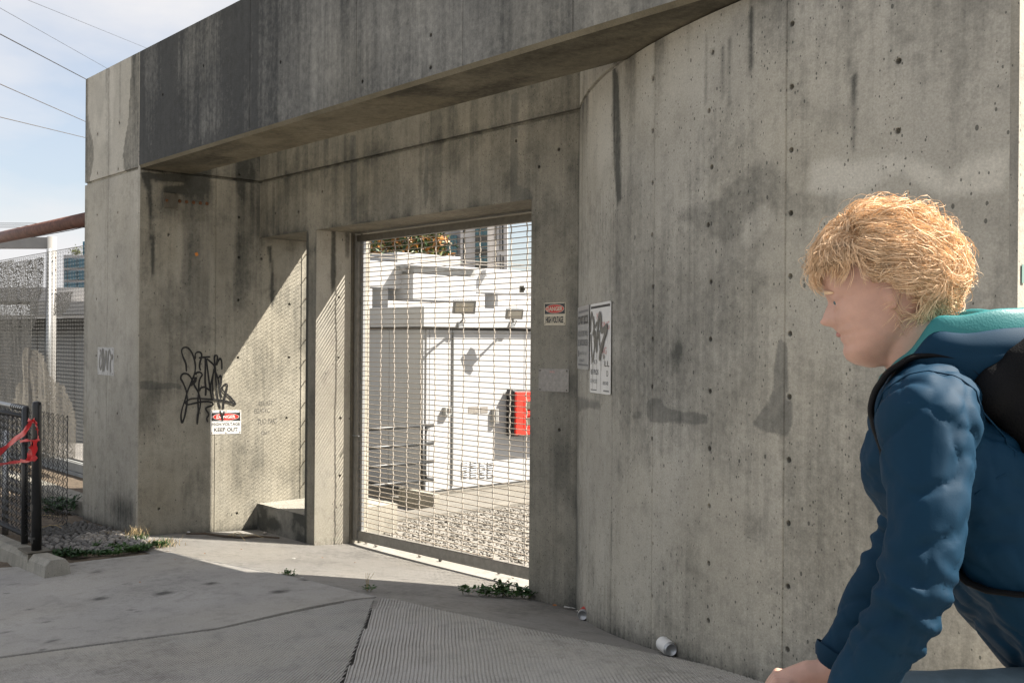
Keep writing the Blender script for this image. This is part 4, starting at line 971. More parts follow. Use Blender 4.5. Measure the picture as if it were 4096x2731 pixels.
# ================================================================== trees
def leafmesh(n_, pts, size, rngl, flat=.5):
    mb = MB()
    for p in pts:
        p = Vector(p); a = Vector((rngl.gauss(0, 1), rngl.gauss(0, 1), rngl.gauss(0, .6)+.5)).normalized()
        l = size*rngl.uniform(.7, 1.3); s_ = a.orthogonal().normalized(); s_.rotate(Matrix.Rotation(rngl.uniform(0, 6.28), 3, a)); w_ = s_*l*.22; nrm = a.cross(s_)*l*.10
        mb.add([p, p+a*l*.45+w_+nrm, p+a*l, p+a*l*.45-w_+nrm, p+a*l*.5-nrm*.2], [(0, 1, 4), (1, 2, 4), (2, 3, 4), (3, 0, 4)])
    return mb
def broadleaf(name, label, base, centre, rad, n_, size, mats, trunk_r, group=None, seed=1, clumps=26):
    rl = random.Random(seed); base = Vector(base); centre = Vector(centre)
    o = thing(name, label, 'tree', tuple(base), group)
    tb = MB(); mid = base.lerp(centre, .6)
    tb.tube([base-Vector((0, 0, .2)), base.lerp(mid, .5)+Vector((.04, .02, 0)), mid, centre+Vector((0, 0, rad[2]*.3))], [trunk_r*1.2, trunk_r, trunk_r*.75, trunk_r*.25], 8)
    tips = []
    for k in range(clumps):
        while True:
            v = Vector((rl.uniform(-1, 1), rl.uniform(-1, 1), rl.uniform(-1, 1)))
            if .25 < v.length < 1: break
        t = centre+Vector((v.x*rad[0], v.y*rad[1], v.z*rad[2])); tips.append(t)
        s_ = base.lerp(centre, rl.uniform(.45, 1)); tb.tube([s_, s_.lerp(t, .5)+Vector((0, 0, .05)), t], [trunk_r*.4, trunk_r*.25, trunk_r*.08], 5)
    tb.build('trunk', 'bark', o, smooth=True)
    share = [1/len(mats)]*len(mats)
    for mi, mt in enumerate(mats):
        pts = []
        for k in range(n_//len(mats)):
            c = rl.choice(tips); r_ = min(rad)*.30
            d = Vector((rl.gauss(0, 1), rl.gauss(0, 1), rl.gauss(0, 1)+(.5 if mi == 0 else -.2)))
            pts.append(c+d*r_*.55)
        leafmesh(0, pts, size, rl).build('crown', mt, o)
    return o
dT = 22.; cT = at(1590, 1075, dT)
broadleaf('magnolia_tree', 'magnolia tree with rust orange leaf backs behind the white cabin', (cT.x, cT.y, gz(0, 2)-.1), cT, (1.15, 1.15, 1.0), 5200, .15, ['leaf_orange', 'leaf_olive', 'leaf_dark'], .11, seed=3, clumps=46)
# ================================================================== buildings beyond
def facing(u, v, dep): return at(u, v, dep)
def fbox(mb, u0, u1, v0, v1, dep, thick, push=0):
    a = at(u0, v1, dep-push); b = at(u1, v1, dep-push); c = at(u0, v0, dep-push)
    ax = (b-a)/2; az = (c-a)/2; f_ = Fv.normalized()*thick/2
    return mb.obox((a+ax+az)+f_, ax, f_, az)
def bpart(name, mat, par, u0, u1, v0, v1, dep, thick=.2, push=0): return fbox(MB(), u0, u1, v0, v1, dep, thick, push).build(name, mat, par)
D1 = 60.
ob = thing('office_building', 'pale grey office block with teal windows rising behind the cabin', 'building', tuple(at(1700, 1365+1.7/D1*FPX, D1)))
def gv(dep): return 1365.5+FPX*(EYE+.1)/dep
bpart('wall', 'bld_grey', ob, 1330, 1782, 700, gv(D1), D1, 8)
for k in range(30): bpart('wall_rib', 'bld_grey', ob, 1335+k*15, 1337.5+k*15, 705, 1200, D1, .12, .10)
for (u0, u1, v0, v1) in ((1484, 1517, 944, 988), (1484, 1517, 850, 900), (1576, 1606, 944, 985), (1612, 1630, 885, 925), (1687, 1740, 880, 920), (1687, 1740, 943, 983), (1576, 1606, 850, 905)):
    wd_ = bpart('window', 'bld_dark', ob, u0, u1, v0, v1, D1, .1, .14)
    fbox(MB(), u0+1.5, u1-1.5, v0+1.5, (v0+v1)/2-1, D1, .03, .20).build('pane', 'glass_teal', wd_); fbox(MB(), u0+1.5, u1-1.5, (v0+v1)/2+1, v1-1.5, D1, .03, .20).build('pane', 'glass_teal', wd_)
bpart('bay_wall', 'bld_grey', ob, 1782, 1842, 700, gv(D1), D1, 6, .8)
for v0, v1 in ((720, 790), (885, 918), (941, 981), (984, 1026), (1030, 1068)):
    wd_ = bpart('window', 'bld_dark', ob, 1787, 1829, v0, v1, D1, .1, .95)
    for k in range(3): fbox(MB(), 1788+k*13.6, 1800.5+k*13.6, v0+1.5, v1-1.5, D1, .03, 1.02).build('pane', 'glass_teal', wd_)
bpart('light_wall', 'bld_light', ob, 1842, 1900, 690, gv(D1), D1, 6, 1.4)
for v0, v1 in ((760, 850), (884, 929), (953, 1060)): bpart('window', 'bld_dark', ob, 1852, 1860, v0, v1, D1, .1, 1.46)
bpart('glass_bay', 'bld_light', ob, 1896, 1952, 690, gv(D1), D1, 6, 1.9)
for k, v0 in enumerate(range(700, 1090, 27)):
    wd_ = bpart('window', 'glass_brown' if k % 2 else 'glass_teal', ob, 1901, 1949, v0, v0+24, D1, .08, 1.98)
    for j in range(4): fbox(MB(), 1900.5+j*15.6, 1901.8+j*15.6, v0, v0+24, D1, .05, 2.04).build('mullion', 'bld_dark', wd_)
bpart('light_wall', 'bld_light', ob, 1952, 2030, 690, gv(D1), D1, 6, 1.5)
for u0, u1, v0, v1 in ((1979, 1986, 700, 870), (1979, 1986, 880, 985), (1979, 1986, 1005, 1070), (1998, 2001, 860, 1000), (2008, 2014, 850, 1005), (1999, 2003, 1018, 1075), (2010, 2015, 1026, 1075)):
    bpart('window', 'bld_dark', ob, u0, u1, v0, v1, D1, .1, 1.57)
es = thing('steel_stair', 'dark steel stair tower bracing against the grey office wall', 'stair', tuple(at(1660, 1365+1.7/56*FPX, 56)))
def sbar(u0, v0, u1, v1, r_, mt='lamp_grey', nm='brace'): MB().tube([at(u0, v0, 56), at(u1, v1, 56)], r_, 5).build(nm, mt, es)
sbar(1683, 840, 1683, gv(56), .05, 'galvanised', 'post'); sbar(1640, 840, 1640, gv(56), .04, nm='post')
for a in ((1635, 905, 1662, 965), (1662, 905, 1640, 950), (1628, 912, 1684, 908), (1632, 935, 1684, 946), (1640, 950, 1684, 990), (1636, 870, 1684, 900)): sbar(*a, .035)
# ---- left background
bd = thing('glass_office', 'far teal glass office with pale floor bands beyond the fence', 'building', tuple(at(500, gv(85), 85)))
bpart('wall', 'bld_grey', bd, 254, 900, 1020, gv(85), 85, 15)
for v0, v1 in ((1035, 1071), (1082, 1119), (1130, 1167), (1178, 1215), (1226, 1262)):
    wd_ = bpart('window_band', 'glass_blue', bd, 257, 895, v0, v1, 85, .1, .1)
    for k in range(16): fbox(MB(), 268+k*39, 269.2+k*39, v0, v1, 85, .06, .16).build('mullion', 'bld_dark', wd_)
bpart('roof_storey', 'glass_blue', bd, 331, 860, 966, 1020, 87, 10)
rl = random.Random(4); c = at(303, 1008, 86.5)
shr = thing('roof_shrub', 'yellow green shrub on the roof of the far glass office', 'shrub', tuple(c-Vector((0, 0, .4))))
leafmesh(0, [c+Vector((rl.gauss(0, .20), rl.gauss(0, .20), rl.gauss(0, .15))) for _ in range(260)], .16, rl).build('foliage', 'leaf_olive', shr)
MB().tube([c-Vector((0, 0, .5)), c], .03, 5).build('stem', 'bark', shr)
st = thing('storage_building', 'low grey storage building with a dark eave and white roof behind the fence', 'building', tuple(at(200, gv(17), 17)))
bpart('wall', 'wall_bluegrey', st, -700, 620, 1322, gv(17)+20, 17, 4)
for k in range(14): bpart('panel_joint', 'fascia_dark', st, -600+k*74.8, -598.6+k*74.8, 1322, 1790, 17, .01, .012)
bpart('eave', 'fascia_dark', st, -700, 620, 1273, 1321, 17, 4.4, .2)
bpart('gutter', 'roof_white', st, -700, 620, 1260, 1271, 17, .15, .3)
bpart('roof', 'roof_white', st, 120, 620, 1205, 1258, 17.4, 3.4)
bpart('roof_ridge', 'bld_light', st, -700, 620, 1150, 1204, 19, 2)
pf = thing('portal_frame', 'white round post carrying a pale flat beam beyond the fence', 'post', tuple(at(208, gv(15), 15)))
tp = at(208, 947, 15); MB().tube([(tp.x, tp.y, gz(tp.x, tp.y)-.1), (tp.x, tp.y, tp.z)], .065, 20).build('post', 'post_white', pf, smooth=True)
bpart('beam', 'post_white', pf, -900, 192, 949, 993, 15, .12)
for v in (1032, 1080, 1160): p = at(222, v, 14.94); MB().ell(p, (.012, .012, .012), 8, 6).build('bolt', 'rust', pf)
pipe = thing('rusty_pipe', 'rusty red brown pipe running level from the side of the concrete pier', 'pipe', (XP, -.98, 2.78))
pz = onx(336, 863, XP).z
MB().tube([(XP+.05, -.98, pz), (XP-6.5, -.80, pz+.10)], .066, 20).build('pipe', 'pipe_rust', pipe, smooth=True)
MB().tube([(XP-.002, -.98, pz), (XP-.03, -.98, pz)], .10, 16).build('flange', 'pipe_rust', pipe)
for i, (pa, pb) in enumerate((((-60, 895), (345, 890)), ((-60, 904), (345, 899)), ((-60, 911), (345, 906)))):
    pts = [at(-900+k*260, 896+8*i-3*math.sin(math.pi*k/6), 24) for k in range(7)]
    tag(MB().tube(pts, .007, 5).build('overhead_wire', 'cable'), 'thin level wire high behind the rusty pipe', 'wire', 'thin level wires behind the pipe')
# two stay wires under the pipe
for i, (a, b) in enumerate((((90, 948), (345, 890)), ((125, 950), (345, 903)))):
    p, q = at(a[0], a[1], 12.6), at(b[0]+120, b[1]-26, 11.2)
    tag(MB().tube([p, p.lerp(q, .5)-Vector((0, 0, .015)), q], .005, 5).build('barb_strand', 'cable'), 'thin barbed strand strung above the fence netting', 'wire', 'strands above the fence netting')
# power cables
for (u0, v0, u1, v1, r_, mt, dl, dr, lab) in ((0, 137, 343, 317, .0085, 'cable', 15, 22, 'thick black overhead cable ending behind the pier top'), (0, 33, 422, 271, .0038, 'cable', 16, 26, 'hair thin overhead cable below the topmost one'),
        (109, 0, 580, 191, .0036, 'cable', 16, 28, 'topmost hair thin overhead cable crossing behind the beam'), (0, 337, 340, 486, .0062, 'cable_brown', 15, 21, 'brownish overhead cable with the steeper fall'), (0, 469, 340, 551, .0058, 'cable_brown', 15, 21, 'lowest brownish overhead cable with the gentler fall')):
    pts = []
    for k in range(-8, 9):
        t = k/2; u = u0+(u1-u0)*t; v = v0+(v1-v0)*t+.02*(t-.5)**2*4*(1 if r_ > .005 else .4)*6-.1
        if u > 1500 or v > 1100: break
        pts.append(at(u, v, dl+(dr-dl)*max(-.6, t)))
    tag(MB().tube(pts, r_, 6).build('power_cable', mt), lab, 'cable')
# ---- fence on the low barrier wall
plain('fence_wire', (.085, .082, .075), .6, metal=.2)
yF = -.28; xR_, xL_ = -5.6, -11.5
zb_ = onz(300, 1842, 0) and ony(300, 1845, yF).z
bw = thing('barrier_wall', 'low pale concrete barrier wall carrying the tall chain link fence', 'wall', (-8, yF, -.1))
xa = xR_
while xa > xL_:
    MB().box((xa-.9, yF-.06, -.25), (xa-.008, yF+.10, zb_*.45)).build('block', 'barrier_grey', bw, bevel=.006)
    MB().box((xa-.9, yF-.05, zb_*.45+.004), (xa-.008, yF+.09, zb_)).build('block', 'barrier_grey', bw, bevel=.006); xa -= .908
tf = thing('tall_fence', 'tall chain link fence with torn grey privacy cloth on the barrier wall', 'fence', (-8, yF, zb_))
zT = ony(330, 984, yF).z
chainlink('netting', (xL_, yF, zb_+.01), (1, 0, 0), (0, 0, 1), xR_-xL_, zT-zb_, .044, .0026, 'fence_wire', tf)
MB().tube([(xL_, yF, zT), (xR_, yF, zT)], .004, 5).build('top_wire', 'chain_wire', tf)
MB().tube([(xL_, yF, zb_+.02), (xR_, yF, zb_+.02)], .012, 6).build('bottom_wire', 'rail_black', tf)
for x in (-6.1, -8.9, -11.4): MB().tube([(x, yF+.03, zb_-.1), (x, yF+.03, zT+.05)], .03, 10).build('post', 'galvanised', tf, smooth=True)
def netcloth(name, col, thr, trans):
    mt, t_, b = newmat(name); N = t_.nodes.new; L = t_.links.new
    tcn = N('ShaderNodeTexCoord'); mpg = N('ShaderNodeMapping'); mpg.inputs['Scale'].default_value = (60, 60, 60); ck = N('ShaderNodeTexVoronoi'); ck.inputs['Scale'].default_value = 1.0
    L(tcn.outputs['Object'], mpg.inputs[0]); L(mpg.outputs[0], ck.inputs['Vector'])
    lt = N('ShaderNodeMath'); lt.operation = 'LESS_THAN'; lt.inputs[1].default_value = thr; L(ck.outputs['Distance'], lt.inputs[0])
    tr_ = N('ShaderNodeBsdfTransparent'); mx = N('ShaderNodeMixShader'); tl2 = N('ShaderNodeBsdfTranslucent'); tl2.inputs[0].default_value = (*col, 1); ms2 = N('ShaderNodeMixShader'); ms2.inputs[0].default_value = trans
    L(b.outputs[0], ms2.inputs[1]); L(tl2.outputs[0], ms2.inputs[2]); L(lt.outputs[0], mx.inputs[0]); L(ms2.outputs[0], mx.inputs[1]); L(tr_.outputs[0], mx.inputs[2]); L(mx.outputs[0], t_.nodes['Material Output'].inputs[0])
    b.inputs['Base Color'].default_value = (*col, 1); b.inputs['Roughness'].default_value = .9
netcloth('privacy_cloth_dim', (.12, .117, .107), .44, .3); netcloth('torn_cloth_lit', (.20, .187, .162), .40, .45)  # two copies of one cloth; sunlight is put into the lighter one's colour
def cloth(poly, y, name, fold, sd, mat='privacy_cloth_dim'):
    P = [(ony(u, v, y).x, ony(u, v, y).z) for u, v in poly]
    xs = np.arange(min(p[0] for p in P), max(p[0] for p in P), .03); zs_ = np.arange(min(p[1] for p in P), max(p[1] for p in P), .03)
    mb = MB(); idx = {}
    for i, x in enumerate(xs):
        for j, z in enumerate(zs_):
            idx[(i, j)] = len(mb.v); mb.v.append((x, y-.01-fold*float(fbm(np.array(x*6+z*.7), np.array(z*.8), sd)), z))
    X, Z = np.meshgrid(xs+.015, zs_+.015, indexing='ij'); ok = inpoly(X, Z, P)
    for i in range(len(xs)-1):
        for j in range(len(zs_)-1):
            if ok[i, j]: mb.f.append((idx[(i, j)], idx[(i+1, j)], idx[(i+1, j+1)], idx[(i, j+1)]))
    return mb.build(name, mat, tf, smooth=True)
cloth([(-300, 1052), (0, 1046), (60, 1045), (130, 1040), (168, 1030), (190, 1028), (186, 1180), (160, 1300), (140, 1390), (120, 1500), (90, 1560), (60, 1640), (-300, 1700)], yF-.004, 'privacy_cloth', .10, 301)
cloth([(140, 1384), (168, 1402), (205, 1420), (226, 1450), (232, 1500), (262, 1528), (286, 1545), (310, 1600), (332, 1650), (340, 1700), (340, 1835), (140, 1815), (60, 1800), (60, 1640), (120, 1500)], yF-.03, 'privacy_cloth', .16, 305, 'torn_cloth_lit')
cloth([(226, 1168), (300, 1160), (285, 1230), (262, 1258), (226, 1262)], yF-.004, 'privacy_cloth', .05, 307)
# ================================================================== stones
def stone(sd, r, flat=.55, seg=7, rings=4):
    mb = MB(); rl = random.Random(sd); sx, sy = rl.uniform(.75, 1.25), rl.uniform(.65, 1.0)
    mb.ell((0, 0, 0), (r*sx, r*sy, r*flat), seg, rings)
    mb.v = [tuple(Vector(v)*(1+.18*mnoise.noise(Vector(v)*(1.2/r)+Vector((sd*3.1, sd, 0))))) for v in mb.v]; return mb
GS = [stone(k, 1, .6, 6, 3).mesh('gravel_stone', 'gravel', True) for k in range(10)]
gbed = bpy.data.objects.new('gravel_bed', None); link(gbed); tag(gbed, kind='structure')
rl = random.Random(12); gpts = []
for _ in range(15000):
    x = rl.uniform(-3.60, 1.2); y = rl.uniform(.62, 6.2); gpts.append((x, y))
gpts.sort(key=lambda p: (Vector((p[0], p[1], 0))-CAM).length)
inview = [p for p in gpts if (lambda c: 1440 < c < 2130)(2048+FPX*((Vector((p[0], p[1], 0))-CAM).dot(Rv))/((Vector((p[0], p[1], 0))-CAM).dot(Fv)))]
single = set(inview[:290]); rest = MB(); tem = [stone(50+k, 1, .6, 5, 3) for k in range(8)]
for (x, y) in gpts:
    r_ = rl.uniform(.010, .020); z = YZ+.008+rl.uniform(0, .016)
    rot = Matrix.Rotation(rl.uniform(0, 6.28), 3, 'Z') @ Matrix.Rotation(rl.uniform(-.5, .5), 3, 'X')
    if (x, y) in single:
        o = child('gravel_stone', rl.choice(GS), gbed, (x, y, z)); o.scale = (r_,)*3; o.rotation_euler = rot.to_euler()
    else:
        t = rl.choice(tem); rest.add([rot @ (Vector(v)*r_)+Vector((x, y, z)) for v in t.v], t.f)
tag(rest.build('gravel', 'gravel_mix', gbed), kind='stuff')
MB().box((-3.615, .60, -.6), (1.3, 8, YZ+.004)).build('gravel_base', 'gravel_mix', gbed)
# river pebbles beside the pier
pbed = bpy.data.objects.new('pebble_bed', None); link(pbed); tag(pbed, kind='structure')
PS = [stone(90+k, 1, .62, 8, 5).mesh('pebble', 'pebble', True) for k in range(8)]; PL = [stone(120+k, 1, .62, 8, 5).mesh('pebble', 'pebble_pale_lit', True) for k in range(3)]
soilp = [(p.x, p.y) for p in gp([(0, 1300), (118, 1297), (250, 1284), (392, 1267), (345, 1238), (306, 1225)])]+[(XC-.02, YF+.02), (XP, YF+.02), (XP-3, YF+.05), (-8.5, -1.9)]
flat_slab('bed_soil', soilp, 'soil', pbed, off=-.012, res=.07, rough=.03)
pebp = gp([(95, 1215), (190, 1200), (300, 1230), (345, 1240), (320, 1262), (230, 1268), (150, 1262), (118, 1262), (90, 1250), (60, 1235)])
pb2 = [(p.x, p.y) for p in pebp]; bxs = [p[0] for p in pb2]; bys = [p[1] for p in pb2]
cnt = 0; tries = 0; placed = []
tempb = [stone(150+k, 1, .62, 7, 4) for k in range(6)]; restp = MB()
while tries < 5200 and cnt < 900:
    tries += 1; x = rl.uniform(min(bxs), max(bxs)); y = rl.uniform(min(bys), max(bys))
    if not inpoly(np.array([x]), np.array([y]), pb2)[0]: continue
    r_ = rl.uniform(.017, .032)
    if any((x-a)**2+(y-b)**2 < ((r_+c)*.72)**2 for a, b, c in placed): continue
    placed.append((x, y, r_)); cnt += 1
placed.sort(key=lambda p: (Vector((p[0], p[1], 0))-CAM).length)
for i, (x, y, r_) in enumerate(placed):
    lit = (Vector((x, y))-Vector((XC, -1.25))).length < .30  # pebbles by the sunlit corner: sun put into a paler colour
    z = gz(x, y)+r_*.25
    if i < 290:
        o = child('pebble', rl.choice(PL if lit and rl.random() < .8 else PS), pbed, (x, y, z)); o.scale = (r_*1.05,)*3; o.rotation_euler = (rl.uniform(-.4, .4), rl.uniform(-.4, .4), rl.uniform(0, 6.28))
    else:
        t = rl.choice(tempb); rot = Matrix.Rotation(rl.uniform(0, 6.28), 3, 'Z'); restp.add([rot @ (Vector(v)*r_)+Vector((x, y, z)) for v in t.v], t.f)
if restp.v: tag(restp.build('pebbles', 'pebble', pbed, smooth=True), kind='stuff')
# loose stones on the drive
for i, (u, v, r_, lab) in enumerate(((1315, 2172, .020, 'rounded grey stone lying at the foot of the lit fin'), (1465, 2172, .018, 'upright grey stone under the end of the gate rail'), (1504, 2184, .017, 'flat pale stone beside the upright one under the gate'), (1680, 2226, .020, 'flat grey stone lying under the middle of the gate rail'),
        (1761, 2242, .020, 'dark angular stone under the gate rail'), (1060, 2134, .020, 'brown stone in the shadow beside the stick'), (1996, 2294, .018, 'thin dark scrap of stone under the right end of the gate'))):
    p = ong(u, v); m_ = stone(200+i, r_, .55 if i != 4 else .8, 9, 6); o = m_.build('loose_stone', ['pebble_pale_lit', 'pebble'][i in (4, 6)], smooth=True); o.location = (p.x, p.y, p.z+r_*.42); tag(o, lab, 'stone')
# ================================================================== weeds
def leaf_at(mb, p, a, l, w_, rl_):
    a = Vector(a).normalized(); s_ = a.cross(Vector((0, 0, 1)));  s_ = s_.normalized() if s_.length > .05 else Vector((1, 0, 0)); s_.rotate(Matrix.Rotation(rl_.uniform(-.7, .7), 3, a)); nn_ = s_.cross(a)
    p = Vector(p); mb.add([p, p+a*l*.35+s_*w_, p+a*l*.75+s_*w_*.75, p+a*l-nn_*l*.12, p+a*l*.75-s_*w_*.75, p+a*l*.35-s_*w_, p+a*l*.5-nn_*w_*.35], [(0, 1, 6), (1, 2, 6), (2, 3, 6), (3, 4, 6), (4, 5, 6), (5, 0, 6)])
def weed(name, label, centre, rx, ry, h_, n_, size, seed, mat='leaf_green', axis=None, stems=6, cat='weed'):
    rl_ = random.Random(seed); c = Vector(centre); o = thing(name, label, cat, tuple(c)); ax = Vector(axis).normalized() if axis else Vector((1, 0, 0)); ay = Vector((-ax.y, ax.x, 0))
    lf = MB(); stm = MB()
    for k in range(stems):
        b = c+ax*rl_.gauss(0, rx*.45)+ay*rl_.gauss(0, ry*.4); b.z = gz(b.x, b.y); t = b+Vector((rl_.gauss(0, .3)*h_, rl_.gauss(0, .3)*h_, h_*rl_.uniform(.5, 1.0)))
        stm.tube([b, b.lerp(t, .5)+Vector((rl_.gauss(0, .01), rl_.gauss(0, .01), 0)), t], [.0025, .002, .001], 4)
        for j in range(max(1, n_//stems)):
            f_ = rl_.uniform(.1, 1); p = b.lerp(t, f_)+Vector((rl_.gauss(0, size*.5), rl_.gauss(0, size*.5), rl_.uniform(0, size*.2))); p.z = max(p.z, gz(p.x, p.y)+.004)
            leaf_at(lf, p, (rl_.gauss(0, 1), rl_.gauss(0, 1), rl_.uniform(.0, .8)), size*rl_.uniform(.6, 1.3), size*rl_.uniform(.22, .36), rl_)
    tag(stm.build('stem', 'leaf_olive', o), kind='stuff'); tag(lf.build('foliage', mat, o), kind='stuff'); return o
AX = ong(2130, 2385)-ong(1890, 2370)
weed('weed_clump', 'bushy green weeds growing at the foot of the gate jamb', ong(2000, 2385), .26, .05, .055, 260, .034, 1, axis=AX, stems=16)
weed('weed', 'taller leafy weed sprouting above the clump at the gate jamb', ong(2013, 2378), .03, .03, .11, 40, .042, 2, stems=5)
weed('weed_clump', 'dark leafy weeds pressed against the corner of the jamb', ong(2105, 2390), .06, .04, .07, 70, .04, 3, 'leaf_dark', stems=8)
weed('weed', 'low weed in the slab joint nearer the lit drive edge', ong(1150, 2296), .10, .02, .03, 60, .022, 4, axis=ong(1200, 2306)-ong(1100, 2285), stems=8)
w5 = weed('weed', 'small weed with a tall dry stalk in the slab joint', ong(1478, 2362), .04, .02, .03, 30, .026, 5, stems=5)
b5 = ong(1470, 2362); rl_ = random.Random(9)
for k in range(4): MB().tube([b5, b5+Vector((rl_.gauss(0, .008), rl_.gauss(0, .008), .05)), b5+Vector((rl_.gauss(0, .02), rl_.gauss(0, .02), .11))], [.002, .0015, .001], 4).build('dry_stalk', 'straw', w5)
weed('ivy_clump', 'dark ivy like clump by the low kerb beside the pebbles', ong(240, 2045), .20, .14, .15, 320, .05, 6, 'leaf_dark', stems=14, cat='plant')
weed('weed_patch', 'green weeds along the slab edge beside the parking kerb', ong(262, 2222), .26, .06, .04, 420, .03, 7, 'leaf_dark', axis=ong(330, 2228)-ong(205, 2225), stems=22)
weed('weed_patch', 'sunlit green weeds at the slab corner by the lit drive', ong(600, 2192), .24, .05, .04, 360, .028, 8, 'leaf_green', axis=ong(700, 2180)-ong(520, 2215), stems=20)
weed('weed_patch', 'sparse green weeds between pebbles and slab', ong(455, 2192), .22, .06, .035, 260, .026, 18, 'leaf_green', axis=ong(540, 2200)-ong(420, 2190), stems=10)
weed('weed_patch', 'green weeds between the parking kerb weeds and the pale stone chip', ong(350, 2222), .24, .05, .04, 300, .03, 27, 'leaf_dark', axis=ong(420, 2220)-ong(280, 2228), stems=18)
weed('weed_patch', 'green weeds and straw beside the sunlit slab corner', ong(525, 2208), .20, .045, .04, 260, .03, 28, 'leaf_green', axis=ong(590, 2198)-ong(450, 2216), stems=16)
def tuft(label, c, n_, h_, spread, mat, seed):
    rl_ = random.Random(seed); o = thing('grass_tuft', label, 'grass', tuple(c)); mb = MB()
    for k in range(n_):
        b = Vector(c)+Vector((rl_.gauss(0, spread), rl_.gauss(0, spread), 0)); b.z = gz(b.x, b.y)-.005; t = b+Vector((rl_.gauss(0, .4)*h_, rl_.gauss(0, .4)*h_, h_*rl_.uniform(.5, 1.1))); s_ = Vector((rl_.gauss(0, 1), rl_.gauss(0, 1), 0)).normalized()*.0022; m2 = b.lerp(t, .6)+Vector((0, 0, h_*.12))
        mb.add([b-s_, b+s_, m2+s_*.8, m2-s_*.8, t], [(0, 1, 2, 3), (3, 2, 4)])
    tag(mb.build('blades', mat, o), kind='stuff'); return o
tuft('pale dry grass tuft against the corner of the pier', ong(535, 2150), 90, .10, .035, 'straw', 21)
tuft('green grass tuft at the pier corner among lit pebbles', ong(552, 2160), 90, .07, .04, 'leaf_green', 22)
tuft('dry straw grass at the slab corner by the lit drive', ong(640, 2178), 130, .055, .07, 'straw', 23)
tuft('green blades standing at the slab corner by the drive', ong(668, 2182), 36, .08, .03, 'leaf_green', 24)
tuft('straw coloured dead grass lying on the pebbles', ong(425, 2137), 120, .03, .045, 'straw', 25)
weed('weed', 'little green sprout with leaf litter at the curved wall base', ong(2472, 2526), .02, .02, .045, 14, .035, 31, stems=3)
weed('weed', 'tiny green sprig lying past the leaf litter on the curved wall base', ong(2512, 2549), .03, .01, .012, 8, .025, 32, stems=2)
# ================================================================== litter
def can(label, u, v, yawd, body, seed, letters):
    p = ong(u, v); o = thing('drink_can', label, 'can', (0, 0, 0)); r_ = .0325; L_ = .118
    prof = [(.0, -.055), (.018, -.050), (.0235, -.057), (.0255, -.059), (.029, -.052), (r_, -.043), (r_, .045), (.0275, .056), (.0262, .059), (.0245, .0585), (.0235, .054), (0, .053)]
    n_ = 24
    def ringmesh(pr, mat, nm):
        mb = MB()
        for rr, zz in pr: mb.v += [(rr*math.cos(2*math.pi*i/n_), rr*math.sin(2*math.pi*i/n_), zz) for i in range(n_)]
        for k in range(len(pr)-1): mb.f += [(k*n_+i, k*n_+(i+1) % n_, (k+1)*n_+(i+1) % n_, (k+1)*n_+i) for i in range(n_)]
        return child(nm, mb.mesh(nm, mat, True), o)
    ringmesh(prof[:6], 'galvanised', 'base'); bd_ = ringmesh([(r_, -.043), (r_+.0002, 0), (r_, .045)], body, 'body'); ringmesh(prof[6:], 'galvanised', 'lid')
    if letters:
        me = text_mesh(letters, .01); co = np.array([q.co[:] for q in me.vertices]); lo, hi = co.min(0), co.max(0)
        for q, c in zip(me.vertices, co):
            s_ = (c[0]-lo[0])/(hi[0]-lo[0]); t_ = (c[1]-lo[1])/(hi[1]-lo[1]); a = 3.9+t_*.6; q.co = ((r_+.0007)*math.cos(a), (r_+.0007)*math.sin(a), -.038+s_*.07)
        me.materials.clear(); me.materials.append(MATS['sign_black']); child('lettering', me, bd_)
    o.rotation_euler = (R(90), 0, R(yawd)); o.location = (p.x, p.y, p.z+r_); return o
can('crushed white beer can lying at the base of the curved wall', 2665, 2612, 62, 'sign_white', 1, 'Modelo')
can('red and silver drink can at the bottom of the curved wall beside the jamb', 2340, 2472, 30, 'sign_red', 2, None)
rl = random.Random(77)
def scrap(name, label, cat, u, v, s_, mat, grp=None):
    p = ong(u, v); mb = MB(); a = rl.uniform(0, 6.28); n_ = 6
    pts = [(p.x+s_*math.cos(a+6.28*i/n_)*rl.uniform(.5, 1), p.y+s_*math.sin(a+6.28*i/n_)*rl.uniform(.35, .8), p.z+.004+rl.uniform(0, s_*.35)) for i in range(n_)]
    mb.add(pts+[(p.x, p.y, p.z+s_*.3)], [(i, (i+1) % n_, n_) for i in range(n_)]); return tag(mb.build(name, mat), label, cat, grp)
for u, v in ((2495, 2541), (2545, 2562), (2395, 2497), (2365, 2485), (2575, 2572), (2220, 2424)): scrap('dry_leaf', 'curled brown leaf lying along the base of the curved wall', 'leaf', u, v, .022, 'dry_leaf', 'dry leaves along the curved wall')
for u, v in ((2262, 2430), (2275, 2432), (2296, 2436), (2288, 2433), (2312, 2446)): scrap('paper_scrap', 'crumpled pale scrap at the jamb foot beside the red can', 'litter', u, v, .018, 'paper', 'paper scraps beside the red can')
scrap('foil_wrapper', 'crumpled silver wrapper under the right end of the gate', 'litter', 2070, 2326, .024, 'galvanised'); scrap('tissue', 'white tissue lying on the lit drive', 'litter', 1175, 2235, .022, 'paper'); scrap('paper_scrap', 'white paper scrap in the shade at the pier foot', 'litter', 755, 2131, .03, 'sign_white'); scrap('flat_card', 'pale card lying at the joint weed', 'litter', 1208, 2312, .022, 'paper')
scrap('broken_slate', 'pale flat stone chip lying on the soil by the weeds', 'stone', 358, 2200, .05, 'pebble_pale_lit')
for u, v in ((965, 2198), (1290, 2232), (820, 2215), (1115, 2292), (1420, 2250), (700, 2240), (560, 2330)): scrap('dry_leaf', 'small brown leaf fleck lying on the open drive', 'leaf', u, v, .011, 'dry_leaf', 'leaf flecks on the drive')
